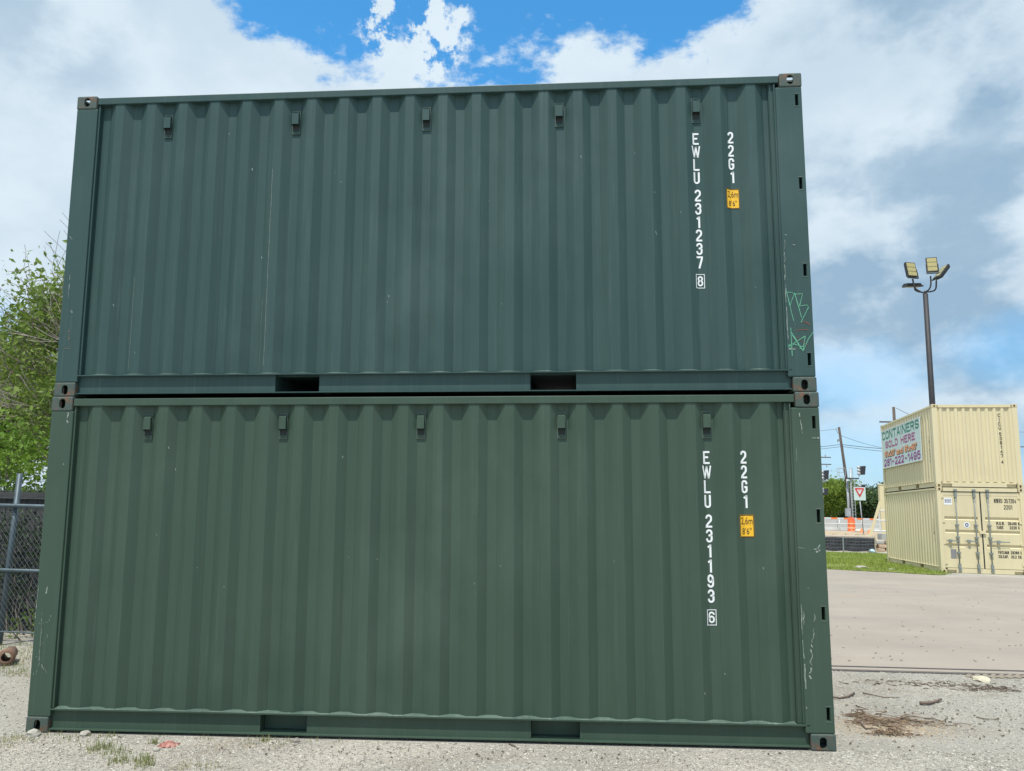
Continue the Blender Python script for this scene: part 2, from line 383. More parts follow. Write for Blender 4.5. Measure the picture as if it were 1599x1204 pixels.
def frame2d(mb, x0, x1, zt, zb, t, d=0):
    for a, b, c, e in ((x0, x1, zt, zt - t), (x0, x1, zb + t, zb), (x0, x0 + t, zt - t, zb + t), (x1 - t, x1, zt - t, zb + t)):
        mb.quad((a, d, e), (b, d, e), (b, d, c), (a, d, c))
def stroke(mb, pts, wd, d=0):
    """a flat brush stroke in the (x, z) plane"""
    for i in range(len(pts) - 1):
        (a, b), (c, e) = pts[i], pts[i + 1]; dx, dz = c - a, e - b; L_ = math.hypot(dx, dz) or 1
        nx, nz = -dz / L_ * wd / 2, dx / L_ * wd / 2; ex, ez = dx / L_ * wd * .3, dz / L_ * wd * .3
        mb.quad((a + nx - ex, d, b + nz - ez), (a - nx - ex, d, b - nz - ez), (c - nx + ex, d, e - nz + ez), (c + nx + ex, d, e + nz + ez))

# ------------------------------------------------------------------ shipping container
L, W, H = 6.058, 2.438, 2.591
YO, YI = .012, .056                    # outer and inner flat of the corrugated side
PX0 = .689 - .278 * 2
def side_prof(x0, x1):
    ks = []
    k = -2
    while True:
        a = PX0 + .278 * k
        ks += [(a - .072, YO), (a, YO), (a + .068, YI), (a + .138, YI)]
        if a > x1: break
        k += 1
    def d(x):
        for (p, q), (r, s_) in zip(ks, ks[1:]):
            if p <= x <= r: return q + (s_ - q) * (x - p) / (r - p)
        return YO
    return [(x0, d(x0))] + [(p, q) for p, q in ks if x0 + .004 < p < x1 - .004] + [(x1, d(x1))], d
PROF, DEPTH = side_prof(.20, 5.80)
def conform(mb, d=.002):
    """lay flat lettering on the corrugated side: cut at the bends, then drop to the surface"""
    bm = bmesh.new(); vs = [bm.verts.new(v) for v in mb.v]
    for f in mb.f:
        try: bm.faces.new([vs[i] for i in f])
        except ValueError: pass
    x0 = min(v[0] for v in mb.v); x1 = max(v[0] for v in mb.v)
    for p, q in PROF:
        if x0 < p < x1: bmesh.ops.bisect_plane(bm, geom=bm.verts[:] + bm.edges[:] + bm.faces[:], plane_co=(p, 0, 0), plane_no=(1, 0, 0))
    for v in bm.verts: v.co.y += DEPTH(v.co.x) - d
    return bm
def rounded_edge(me):
    return me
_cast = {}
def casting_mesh(m):
    if m.name in _cast: return _cast[m.name]
    bm = bevel_box(-.004, .174, -.004, .158, 0, .118, .012, 3); me = bm_mesh(bm, 'corner_fitting', m)
    hollow = bevel_box(.014, .152, .012, .142, .014, .104, 0)
    me2 = cut(me, [hollow, stadium(.089, .057, .051, .079, -.05, .05), stadium(.085, .08, .124, .064, -.05, .05, 'z'), stadium(.076, .057, .051, .079, -.05, .05, 'x')])
    _cast[m.name] = me2; return me2
def make_container(root, m, mc, lip, door_m=None, detail=None):
    P = root
    # corner fittings
    cme = casting_mesh(mc)
    for sx in (0, 1):
        for sy in (0, 1):
            for sz in (0, 1):
                o = link('corner_fitting', cme, P); o.location = (L * sx, W * sy, H * sz); o.scale = (1 - 2 * sx, 1 - 2 * sy, 1 - 2 * sz)
    # posts: plain at x=0, with hinge-lug notches at the door end
    pz0, pz1 = .118, H - .118
    bm = bevel_box(0, .185, 0, .15, pz0, pz1, .008, 2); pm = bm_mesh(bm, 'corner_post', m)
    for sy in (0, 1):
        o = link('corner_post', pm, P); o.location = (0, W * sy, 0); o.scale = (1, 1 - 2 * sy, 1)
    bm = bevel_box(L - .208, L, 0, .12, pz0, pz1, .010, 3); pm = bm_mesh(bm, 'corner_post', m)
    cutz = [2.36, 1.662, .957, .253]
    pm = cut(pm, [bevel_box(L - .056, L - .030, -.05, .075, z - .048, z + .048, 0) for z in cutz])
    for sy in (0, 1):
        o = link('corner_post', pm, P); o.location = (0, W * sy, 0); o.scale = (1, 1 - 2 * sy, 1)
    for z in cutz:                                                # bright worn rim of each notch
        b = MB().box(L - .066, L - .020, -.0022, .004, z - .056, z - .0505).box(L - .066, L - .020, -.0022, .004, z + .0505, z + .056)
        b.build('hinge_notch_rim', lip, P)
    for sy in (0, 1):
        b = MB()
        b.box(5.800, 5.8495, .030, .10, .182, 2.508); b.box(5.806, 5.813, .020, .0295, .182, 2.508); b.box(5.838, 5.8495, .012, .0295, .182, 2.508)
        b.box(.1855, .200, .016, .10, .182, 2.508)
        if sy: b.map(lambda x, y, z: (x, W - y, z))
        b.build('side_flange', m, P)
        # corrugated side
        bm = bmesh.new(); b = MB().sheet(PROF, .178, 2.514)
        if sy: b.map(lambda x, y, z: (x, W - y, z)); b.f = [f[::-1] for f in b.f]
        b.build('side_panel', m, P)
        # top rail
        bm = bevel_box(.1785, L - .1785, .004, .064, 2.514, 2.574, .005, 2)
        me = bm_mesh(bm, 'top_rail', m); o = link('top_rail', me, P)
        if sy: o.location = (0, W, 0); o.scale = (1, -1, 1)
        # bottom rail: an outward channel with fork pockets
        xa, xb = .1785, L - .1785; pk = [L / 2 - 1.025 - .18, L / 2 - 1.025 + .18, L / 2 + 1.025 - .18, L / 2 + 1.025 + .18]
        b = MB()
        b.box(xa, xb, .000, .070, .168, .1775); b.box(xa, xb, .004, .070, .022, .030)
        for a, c in ((xa, pk[0]), (pk[1], pk[2]), (pk[3], xb)): b.box(a, c, .036, .046, .0302, .1678)
        if sy: b.map(lambda x, y, z: (x, W - y, z)); b.f = [f[::-1] for f in b.f]
        b.build('bottom_rail', m, P)
    # wavy weld lip (on the green boxes a paler paint makes it look lit) where the sheet meets the bottom rail (front side)
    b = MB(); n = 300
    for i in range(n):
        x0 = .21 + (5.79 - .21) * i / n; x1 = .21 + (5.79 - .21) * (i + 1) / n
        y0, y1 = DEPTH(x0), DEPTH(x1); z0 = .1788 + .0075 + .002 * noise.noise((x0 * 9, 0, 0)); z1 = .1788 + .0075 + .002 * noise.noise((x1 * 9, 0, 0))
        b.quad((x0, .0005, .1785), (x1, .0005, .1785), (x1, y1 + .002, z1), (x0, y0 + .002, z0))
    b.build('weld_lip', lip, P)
    # fork pocket tunnels
    for c in (L / 2 - 1.025, L / 2 + 1.025):
        b = MB(); x0, x1 = c - .18, c + .18
        b.box(x0 - .006, x0, .047, W - .047, .0302, .1675); b.box(x1, x1 + .006, .047, W - .047, .0302, .1675)
        b.box(x0, x1, .071, W - .071, .160, .1665); b.box(x0, x1, .071, W - .071, .0305, .036)
        b.build('fork_pocket', m, P)
    # roof and floor
    b = MB(); n = int((L - .24) / .21)
    pr = []
    for i in range(n): a = .12 + i * .21; pr += [(a, 2.566), (a + .07, 2.566), (a + .09, 2.548), (a + .19, 2.548)]
    pr.append((L - .12, 2.566))
    for (a, za), (c, zc) in zip(pr, pr[1:]): b.quad((a, .064, za), (c, .064, zc), (c, W - .064, zc), (a, W - .064, za))
    b.build('roof', m, P)
    MB().box(.05, L - .05, .072, W - .072, .168, .18).build('floor', wood_fl, P)
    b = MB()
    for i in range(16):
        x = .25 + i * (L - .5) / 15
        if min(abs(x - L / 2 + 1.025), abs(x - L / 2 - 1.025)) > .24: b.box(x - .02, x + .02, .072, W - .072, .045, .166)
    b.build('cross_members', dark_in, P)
    # blind end: corrugated wall between two sills
    b = MB(); pr = [(.15, .02)]; y = .165
    while y < W - .2: pr += [(y, .02), (y + .065, .02), (y + .1, .058), (y + .185, .058), (y + .22, .02)]; y += .22
    pr = [q for i, q in enumerate(pr) if i == 0 or q[0] > pr[i - 1][0] + 1e-6]; pr.append((W - .15, .02))
    for (a, da), (c, dc) in zip(pr, pr[1:]): b.quad((da, c, .15), (da, a, .15), (dc * 0 + da, a, 2.49), (da, c, 2.49)) if da == dc else b.quad((dc, c, .15), (da, a, .15), (da, a, 2.49), (dc, c, 2.49))
    b.build('end_panel', m, P)
    MB().box(.004, .10, .1785, W - .1785, 2.49, 2.575).build('end_header', m, P)
    b = MB(); b.box(.004, .10, .45, W - .45, .022, .15); b.box(.004, .10, .1785, .45, .115, .15); b.box(.004, .10, W - .45, W - .1785, .115, .15)
    b.box(.06, .10, .1785, .45, .022, .115); b.box(.06, .10, W - .45, W - .1785, .022, .115)
    b.build('end_sill', m, P)
    # door end
    MB().box(L - .11, L - .004, .1785, W - .1785, 2.475, 2.587).build('door_header', m, P)
    b = MB(); b.box(L - .11, L - .004, .42, W - .42, .022, .155); b.box(L - .11, L - .004, .1785, .42, .105, .155); b.box(L - .11, L - .004, W - .42, W - .1785, .105, .155)
    b.box(L - .11, L - .06, .1785, .42, .022, .105); b.box(L - .11, L - .06, W - .42, W - .1785, .022, .105)
    b.build('door_sill', m, P)
    zd0, zd1 = .168, 2.455
    for s, (a, c) in enumerate(((.098, W / 2 - .0185), (W / 2 + .0185, W - .098))):
        dm = door_m or m
        # outline frame and three pressed grooves
        bands = ((1.60, 1.71), (1.20, 1.31), (.78, .89)); i0, i1 = a + .085, c - .085
        X = L - .030; D = .040
        b = MB(); b.box(X - .05, X, a, i0, zd0, zd1); b.box(X - .05, X, i1, c, zd0, zd1)
        b.box(X - .05, X, i0, i1, zd1 - .1, zd1); b.box(X - .05, X, i0, i1, zd0, zd0 + .1)
        zs = [zd1 - .1] + [z for p in bands for z in (p[1], p[0])] + [zd0 + .1]
        zs = sorted(zs)
        pr = [(zs[0], 0)]
        for lo, hi in sorted(bands): pr += [(lo, 0), (lo + .030, D), (hi - .030, D), (hi, 0)]
        pr.append((zs[-1], 0))
        X2 = X - .006
        for (z0, d0), (z1, d1) in zip(pr, pr[1:]): b.quad((X2 - d0, i0, z0), (X2 - d0, i1, z0), (X2 - d1, i1, z1), (X2 - d1, i0, z1))
        for yy in (i0 + .0005, i1 - .0005):
            for lo, hi in bands: b.quad((X2, yy, lo), (X2 - D, yy, lo + .03), (X2 - D, yy, hi - .03), (X2, yy, hi))
        door = b.build('door', dm, P)
        b = MB(); g = .018
        b.box(X - .045, X + .004, a - g, c + g, zd1 + .0005, zd1 + .019); b.box(X - .045, X + .004, a - g, c + g, zd0 - .0125, zd0 - .0005)
        b.box(X - .045, X + .004, a - g, a - .0005, zd0, zd1); b.box(X - .045, X + .004, c + .0005, c + g, zd0, zd1)
        b.build('door_gasket', black, door)
        rods = ((a + .42, c - .16) if s == 0 else (a + .18,))
        hy = (W - .05) if s else .05
        for z in (.3, .9, 1.55, 2.3):
            hb = MB(); y0 = .012 if s == 0 else W - .215
            hb.box(X + .0045, X + .020, y0 + .03, y0 + .175, z - .03, z + .03); hb.tube([(L - .012, .045 if s == 0 else W - .045, z - .07), (L - .012, .045 if s == 0 else W - .045, z + .07)], .016, 8)
            hb.build('hinge', dm, door)
        for k, yr in enumerate(rods):
            rb = MB(); xr = L + .012
            rb.tube([(xr, yr, .075), (xr, yr, 2.53)], .017, 8)
            rod = rb.build('lock_rod', galv, P, True)
            kb = MB()
            for z in (.10, 2.51): kb.box(L - .003, L + .045, yr - .045, yr + .045, z - .03, z + .03)
            for z in (.22, 2.36): kb.box(L - .023, L + .040, yr - .035, yr + .035, z - .07, z + .07)
            for z in (1.08, 1.45, .62): kb.box(L - .0235, L + .036, yr - .05, yr + .05, z - .025, z + .025)
            kb.build('rod_keeper', galv, rod)
            sgn = -1 if s == 0 else 1
            hl = .33 if s == 0 else .52; hb = MB(); hb.box(L + .030, L + .044, min(yr, yr + sgn * hl), max(yr, yr + sgn * hl), .955, .985)
            hb.box(L - .02, L + .052, yr + sgn * .22 - .04, yr + sgn * .22 + .04, .93, 1.01)
            hb.build('handle', galv, rod)
    b = MB().box(L - .025, L + .02, W / 2 - .085, W / 2 + .085, 1.20, 1.29); b.build('door_latch_plate', m, P)
    return P

def side_text(P, items, name='lettering', m=white_let):
    for s, xc, w_, zt, zb in items:
        mb = MB(); stencil(mb, s, xc, w_, zt, zb, .0105 if s == 'W' else .0145 if zt - zb > .09 else .0115); link(name, bm_mesh(conform(mb), name, m), P)
def vent(P, xc, ztop, m):
    """side ventilator: plate in the recess with a hooded box open at the foot"""
    v = MB().box(xc - .035, xc + .035, .0485, .0555, ztop - .205, ztop)
    root = v.build('ventilator', m, P)
    b = MB(); x0, x1, z0, z1 = xc - .035, xc + .035, ztop - .205, ztop
    b.box(x0, x0 + .004, .0445, .0483, z0, z1).box(x1 - .004, x1, .0445, .0483, z0, z1).box(x0 + .004, x1 - .004, .0445, .0483, z0, z0 + .004).box(x0 + .004, x1 - .004, .0445, .0483, z1 - .004, z1)
    b.build('vent_lit_edge', green_lip, root)  # thin pale frame paints the lit edges of the plate
    b = MB(); x0, x1 = xc - .028, xc + .028; z1, z0 = ztop - .034, ztop - .128
    b.quad((x0, .014, z0), (x1, .014, z0), (x1, .014, z1), (x0, .014, z1)).quad((x0, .014, z1), (x1, .014, z1), (x1, .047, z1 + .014), (x0, .047, z1 + .014))
    b.quad((x0, .047, z0 - .018), (x0, .014, z0), (x0, .014, z1), (x0, .047, z1 + .014)).quad((x1, .014, z0), (x1, .047, z0 - .018), (x1, .047, z1 + .014), (x1, .014, z1))
    b.build('vent_hood', m, root)
    b = MB().box(x0 + .001, x1 - .001, .045, .0483, ztop - .176, z0 + .01); b.build('vent_foot_shade', dark_in, root)  # dark box painted in for the shade at the hood's open foot
    b = MB()
    for dx in (-.016, .016): b.box(xc + dx - .004, xc + dx + .004, .0435, .0482, ztop - .018, ztop - .010)
    b.box(xc - .005, xc + .005, .0432, .0482, ztop - .196, ztop - .188); b.build('screw', m, root)
def number_set(P, code, zt, chk):
    items = []; z = zt; xc = 5.215
    for i, ch in enumerate(code):
        if i == 4: z -= .036
        wd = {'1': .026, 'W': .070}.get(ch, .050)
        items.append((ch, xc + (.004 if i > 3 else 0), wd, z, z - .098)); z -= .1105
    z -= .035
    items.append((chk, xc + .004, .046, z - .016, z - .099))
    side_text(P, items)
    fb = MB(); frame2d(fb, xc - .031, xc + .039, z, z - .115, .005); link('lettering', bm_mesh(conform(fb), 'lettering', white_let), P)
    side_text(P, [(c, 5.493 + (.006 if c == '1' else 0), .026 if c == '1' else .046, zt + .003 - .1115 * i, zt + .003 - .098 - .1115 * i) for i, c in enumerate('22G1')])
def height_sticker(P, x0, x1, zt, zb):
    b = MB(); b.quad((x0, 0, zb), (x1, 0, zb), (x1, 0, zt), (x0, 0, zt)); s = link('height_sticker', bm_mesh(conform(b, .0015), 'height_sticker', yel), P)
    b = MB(); t = .006; frame2d(b, x0 + .001, x1 - .001, zt - .001, zb + .001, t)
    text(b, '2,6m', x0 + .012, x1 - .012, zt - .020, zt - .080, .0)
    text(b, "8'6\"", x0 + .020, x1 - .022, zt - .098, zb + .022, .0)
    link('sticker_print', bm_mesh(conform(b, .003), 'sticker_print', brown_let), s)

upper_m = M_TILT @ Matrix.Translation((-.0035, .0219, H + .0015))
up = tag(empty('shipping_container', upper_m), 'upper dark green container of the near stack, marked 231237, with a PB scrawl', 'shipping container', 'near stack of two dark green containers')
make_container(up, green_up, cast_green, green_lip)
lo = tag(empty('shipping_container', M_TILT), 'lower dark green steel container of the near stack, standing on the gravel, marked 231193', 'shipping container', 'near stack of two dark green containers')
make_container(lo, green_lo, cast_green, green_lip)
for c_ in (L / 2 - 1.025, L / 2 + 1.025): MB().box(c_ - .178, c_ + .178, .125, .135, .037, .159).build('pocket_plate', green_lo, lo)
for x in (.796, 1.906, 3.012, 4.114, 5.222):
    vent(up, x, 2.408 + .012, green_up); vent(lo, x, 2.449 + .003, green_lo)
number_set(up, 'EWLU231237', 2.127, '8'); number_set(lo, 'EWLU231193', 2.146, '6')
height_sticker(up, 5.440, 5.548, 1.648, 1.482); height_sticker(lo, 5.444, 5.556, 1.668, 1.500)

# scratches and graffiti on the near faces of the posts
def post_marks(P, strokes, m, name, d=-.0025):
    b = MB()
    for pts, wd in strokes:
        for p, q in zip(pts, pts[1:]):
            if name != 'graffiti':
                if rnd.random() < .22: continue
                stroke(b, [p, q], wd * rnd.uniform(.3, 1.25), d)
            else:
                n = 4; c = [(p[0] + (q[0] - p[0]) * i / n, p[1] + (q[1] - p[1]) * i / n) for i in range(n + 1)]
                for u_, v_ in zip(c, c[1:]): stroke(b, [u_, v_], wd * rnd.uniform(.65, 1.2), d)
    b.build(name, m, P)
def wiggle(x0, z0, x1, z1, n=10, a=.006, wd=.005):
    return [([(x0 + (x1 - x0) * i / n + rnd.uniform(-a, a), z0 + (z1 - z0) * i / n) for i in range(n + 1)], wd)]
def gq(u, v): return (5.853 + (u - 145) * .000589, .778 - (v - 420) * .000715)
PB = [[(165, 415), (240, 420), (262, 440), (205, 560)], [(165, 400), (240, 735)], [(270, 425), (345, 700)], [(265, 440), (372, 435), (325, 572), (420, 560), (440, 585), (335, 750)]]
ST = [[(200, 810), (202, 1115)], [(155, 1020), (380, 900), (340, 1065), (215, 890)], [(150, 1000), (240, 990), (350, 1020)], [(485, 860), (420, 930), (345, 1060), (300, 1030)], [(200, 850), (345, 1065)], [(165, 1000), (200, 1050)]]
post_marks(up, [([gq(*q) for q in s], .0052) for s in PB + ST], graf_m, 'graffiti')
post_marks(up, [([gq(*q) for q in s], .007) for s in ([(240, 855), (430, 850)], [(270, 835), (420, 830)], [(270, 905), (405, 1010)], [(360, 745), (400, 750), (440, 775)])], rust_m, 'rust_scrape')
sc_up = wiggle(5.858, .99, 5.862, .41, 16, .003, .006) + wiggle(5.855, 1.25, 5.885, 1.24, 3, .002, .010) + wiggle(5.93, 1.16, 5.945, 1.158, 2, .001, .006) + wiggle(5.865, 1.2, 5.868, .9, 12, .008, .004) + wiggle(5.868, .335, 5.94, .33, 5, .003, .009)
sc_up += wiggle(.06, 1.06, .058, .82, 6, .006, .004) + wiggle(.08, .72, .10, .70, 3, .002, .012) + wiggle(.03, 1.35, .05, 1.32, 3, .002, .006)
post_marks(up, sc_up, scratch_m, 'paint_scrape')
post_marks(up, wiggle(.085, .55, .088, .47, 6, .012, .010) + wiggle(.06, .40, .10, .395, 4, .01, .007), mat('brown_smear', (.15, .13, .10), rough=.9), 'rust_scrape')
sc_lo = wiggle(5.905, 2.454, 5.922, 2.30, 6, .003, .006) + wiggle(5.922, 2.29, 5.93, 2.26, 2, .002, .008) + wiggle(5.875, 2.16, 5.875, 2.06, 3, .001, .004) + wiggle(5.99, 2.241, 6.045, 2.241, 4, .001, .010)
sc_lo += wiggle(5.856, 1.02, 5.864, .43, 14, .003, .008) + wiggle(5.872, .97, 5.870, .88, 5, .004, .010) + wiggle(5.856, 1.43, 5.90, 1.425, 4, .003, .005) + wiggle(5.91, 1.14, 5.95, 1.12, 4, .002, .006)
sc_lo += wiggle(5.956, .95, 5.92, .72, 14, .006, .006) + wiggle(5.92, .72, 5.90, .50, 12, .009, .010) + wiggle(5.99, 1.40, 6.03, 1.50, 4, .003, .016) + wiggle(5.975, 1.42, 6.01, 1.41, 3, .002, .014) + wiggle(5.862, .30, 5.864, .288, 2, 0, .010)
sc_lo += wiggle(.085, 1.09, .080, 1.04, 4, .002, .012) + wiggle(.06, .90, .068, .49, 16, .004, .004) + wiggle(.012, 1.10, .004, .85, 10, .002, .004)
for i in range(16): x = rnd.uniform(.02, .16); z = rnd.uniform(.45, .90); sc_lo += wiggle(x, z, x + rnd.uniform(-.01, .03), z + rnd.uniform(-.05, .0), 2, .002, rnd.uniform(.002, .005))
sc_lo += wiggle(.14, 2.46, .143, 2.38, 5, .006, .010) + wiggle(.138, 2.05, .139, 2.042, 1, 0, .008)
post_marks(lo, sc_lo, scratch_m, 'paint_scrape')
def panel_marks(P, lines, m, name='paint_scrape'):
    b = MB()
    for pts, wd in lines: stroke(b, pts, wd)
    link(name, bm_mesh(conform(b, .0012), name, m), P)
pl = []
for i in range(16): x = rnd.uniform(.3, 5.7); z = rnd.uniform(.3, 2.3); pl += wiggle(x, z, x + .003, z - rnd.uniform(.006, .02), 1, 0, rnd.uniform(.003, .006))
panel_marks(up, pl + wiggle(1.733, 1.9, 1.729, .25, 20, .0016, .0022) + wiggle(1.683, .8, 1.681, .2, 10, .0012, .0018) + wiggle(.60, 1.0, .598, .22, 10, .0015, .0022) + wiggle(4.875, 1.30, 4.885, 1.27, 2, .001, .006), scratch_m)
pl = []
for i in range(14): x = rnd.uniform(.3, 5.7); z = rnd.uniform(.3, 2.3); pl += wiggle(x, z, x + .003, z - rnd.uniform(.004, .015), 1, 0, rnd.uniform(.003, .006))
panel_marks(lo, pl, scratch_m)

# ------------------------------------------------------------------ ground
gravel_m = mat('gravel_ground', (.34, .32, .275), (.43, .41, .36), 1.1, rough=.95, spec=.2, bump=1, bscale=42, bdist=.03, amount=.5,
               layers=(((.27, .225, .165), .9, (1, 1.5, 1), .52, .70, .65), ((.17, .155, .13), 75, (1, 1, 1), .62, .74, .6), ((.58, .55, .49), 70, (1, 1, 1), .58, .7, .6), ((.52, .48, .40), .55, (1, 1.6, 1), .48, .66, .7), ((.34, .27, .19), .8, (1, 1.4, 1), .60, .74, .45)))
conc_m = mat('concrete_drive_surface', (.295, .255, .212), (.345, .30, .248), .8, rough=.9, spec=.25, bump=.5, bscale=30, bdist=.008,
             layers=(((.25, .235, .21), .30, (.7, 1.3, 1), .46, .68, .45), ((.40, .36, .29), .9, (.5, 1.4, 1), .55, .75, .4), ((.20, .19, .175), 2.6, (1, 1, 1), .64, .74, .4), ((.37, .30, .22), .6, (.4, 2.2, 1), .55, .75, .5), ((.14, .12, .10), 9, (1, 1, 1), .70, .75, .7), ((.25, .23, .20), 40, (1, 1, 1), .62, .75, .4)))
grass_m = mat('grass_turf', (.17, .21, .055), (.22, .25, .075), 2, rough=.95, spec=.1, bump=1, bscale=25, bdist=.04, layers=(((.30, .25, .13), 1.6, (1, 1, 1), .60, .76, .6),))
dirt_m = mat('sandy_dirt', (.42, .33, .22), (.50, .41, .29), 1.2, rough=.95, spec=.2, bump=1, bscale=5, bdist=.12, layers=(((.20, .14, .085), 1.8, (.5, 2, 1), .52, .68, .7),))
def grid_lines(vals, lo_, hi_, brk): return sorted(set([v for v in vals if lo_ <= v <= hi_] + [b for b in brk if lo_ < b < hi_] + [lo_, hi_]))
xs = grid_lines([-3000, -1200, -500, -200, -100, -60, -40, -25, -15, -10] + [i * .5 for i in range(-16, 34)] + [18, 22, 28, 36, 50, 70, 100, 200, 500, 1200, 3000], -3000, 3000, KX)
ys = grid_lines([-3000, -800, -200, -60, -30, -15, -10] + [i * .5 for i in range(-14, 12)] + [6, 8, 11, 15, 22, 26, 30, 42, 48, 70, 100, 200, 500, 1500, 4000], -3000, 4000, KY)
b = MB()
for y in ys:
    for x in xs: b.v.append((x, y, gz(x, y)))
nx = len(xs)
for j in range(len(ys) - 1):
    for i in range(nx - 1): b.f.append((j * nx + i, j * nx + i + 1, (j + 1) * nx + i + 1, (j + 1) * nx + i))
tag(b.build('ground', gravel_m), 'pale crushed limestone gravel lot round the containers', kind='structure')
def drape(name, poly, off, m):
    bm = bmesh.new(); vs = [bm.verts.new((x, y, 0)) for x, y in poly]; bm.faces.new(vs)
    for k in KX: bmesh.ops.bisect_plane(bm, geom=bm.verts[:] + bm.edges[:] + bm.faces[:], plane_co=(k, 0, 0), plane_no=(1, 0, 0))
    for k in KY: bmesh.ops.bisect_plane(bm, geom=bm.verts[:] + bm.edges[:] + bm.faces[:], plane_co=(0, k, 0), plane_no=(0, 1, 0))
    bmesh.ops.triangulate(bm, faces=bm.faces[:])
    for v in bm.verts: v.co.z = gz(v.co.x, v.co.y) + off
    bmesh.ops.recalc_face_normals(bm, faces=bm.faces[:])
    for f in bm.faces:
        if f.normal.z < 0: f.normal_flip()
    return link(name, bm_mesh(bm, name, m))
def edge_noise(p, q, n, a):
    o = []
    for i in range(n):
        t = i / n; x = p[0] + (q[0] - p[0]) * t; y = p[1] + (q[1] - p[1]) * t; k = noise.noise((x * .9, y * .9, 3)) * a + noise.noise((x * 3, y * 3, 1)) * a * .4
        o.append((x, y + k))
    return o
sL = ground(1300, 1041); sR = ground(1599, 1049)
dr = (sR - sL).normalized()
e0 = sL - dr * 8; e1 = sR + dr * 30
gA = ground(1290, 889); gB = ground(1395, 892); gC = ground(1468, 899)
road = [(e0.x, e0.y), (e1.x, e1.y), (e1.x + 25, 18), (40, 17.6)] + [(x_, y_) for x_, y_ in edge_noise((30, 17.6), (gC.x, gC.y - .6), 12, .5)] + edge_noise((gC.x, gC.y - .5), (gA.x, gA.y), 16, .5) + [(gA.x - 10, gA.y + 7), (-2, 34)]
tag(drape('concrete_drive', road, .008, conc_m), 'pinkish grey concrete drive between the gravel lot and the grass', kind='structure')
# raised edge strip of the slab: two dark joints and a pale band
perp = Vector((-dr.y, dr.x, 0)).normalized()
joint_m = mat('dark_joint_filler', (.075, .07, .07), (.13, .12, .11), 8, rough=.9)
for (o0, w0, nm, m_, h_) in ((-.03, .03, 'slab_joint', joint_m, .014), (-.26, .035, 'slab_joint', joint_m, .012), (-.215, .12, 'slab_edge', conc_m, .016)):
    b = MB(); n = 60
    for i in range(n):
        a = e0 + (e1 - e0) * (i / n); c = e0 + (e1 - e0) * ((i + 1) / n)
        for (p, q) in ((a, c),):
            p0 = p + perp * o0; q0 = q + perp * o0; p1 = p + perp * (o0 + w0); q1 = q + perp * (o0 + w0)
            P4 = [Vector((v.x, v.y, gz(v.x, v.y) + h_)) for v in (p0, q0, q1, p1)]; b.quad(*P4)
            b.quad(P4[0] - Vector((0, 0, .03)), P4[1] - Vector((0, 0, .03)), P4[1], P4[0]); b.quad(P4[3], P4[2], P4[2] - Vector((0, 0, .03)), P4[3] - Vector((0, 0, .03)))
    tag(b.build(nm, m_), kind='structure')
turf = [(gA.x - 12, gA.y + 9)] + edge_noise((gA.x, gA.y), (gC.x + .2, gC.y), 18, .35) + [(gC.x + .3, gC.y + .3), (16.5, 21), (40, 21), (60, 34.8), (-5, 34.8), (-4, 34)]
tag(drape('grass_verge_ground', turf, .016, grass_m), 'soil and short turf under the grass beyond the drive', kind='structure')
berm = [(-10, 36.1), (60, 36.1), (90, 58), (-15, 58)]
tag(drape('sand_bank', berm, .02, dirt_m), 'bare sandy bank behind the black silt fence', kind='structure')

# ------------------------------------------------------------------ cream containers
def frame_at(near, yaw, xaxis, which):
    """local frame: which = 'blind' (x=0 end faces the camera) or 'door' (x=L end faces it); near = near left foot"""
    e = Vector((math.cos(yaw), math.sin(yaw), 0)); s = Vector((-e.y, e.x, 0))
    if which == 'blind': X, Y, o = s, -e, near + e * W      # x runs away, y runs left
    else: X, Y, o = -s, e, near + s * L                     # x runs towards the camera, y runs right
    return Matrix(((X.x, Y.x, 0, o.x), (X.y, Y.y, 0, o.y), (0, 0, 1, o.z), (0, 0, 0, 1)))
YN = Vector((15.5374, 19.2299, .2579)); YAW = -.1236
ylo = tag(empty('shipping_container', frame_at(YN, YAW, None, 'door')), 'lower cream steel container with double doors, lock rods and black stencilled numbers', 'shipping container', 'far stack of two cream containers')
make_container(ylo, cream, cream_cast, cream, cream)
ML = frame_at(YN + Vector((0, 0, H + .002)), YAW, None, 'blind')
yup = tag(empty('shipping_container', ML), 'upper cream steel container carrying the CONTAINERS SOLD HERE board on its side', 'shipping container', 'far stack of two cream containers')
make_container(yup, cream, cream_cast, cream, cream)
# print on the doors of the lower one; door plane seen from outside: u to the right = local y
def door_print(P, items, m, name, d=L - .0345, bold=.0):
    b = MB()
    for s, u0, u1, zt, zb in items:
        k = len(b.v); stencil_line(b, s, u0, u1, zt, zb, .017)
        for i in range(k, len(b.v)): x, _, z = b.v[i]; b.v[i] = (d, x, z)
    return b.build(name, m, P)
DX = L - .0325
door_print(ylo, [('NWRU 357204 6', 1.60, 2.32, 2.27, 2.14), ('22G1', 1.86, 2.10, 2.08, 1.95),
                 ('M.G.W.', 1.62, 1.86, 1.575, 1.48), ('TARE', 1.62, 1.82, 1.45, 1.36), ('30480 KG', 1.94, 2.32, 1.575, 1.48), ('2220 KG', 1.98, 2.32, 1.45, 1.36),
                 ('PAYLOAD', 1.62, 1.92, .71, .62), ('CU.CAP.', 1.62, 1.90, .585, .495), ('28260 KG', 1.96, 2.32, .71, .62), ('33.2 CU.M', 1.96, 2.32, .585, .495)], black_let, 'lettering', DX, .02)
blue_m = mat('navy_print', (.03, .05, .14), rough=.6)
def plate(P, u0, u1, zt, zb, m, name, d): return MB().box(d - .004, d, u0, u1, zb, zt).build(name, m, P)
decal = plate(ylo, .20, .42, 2.27, 2.06, white_let, 'logo_decal', DX + .001)
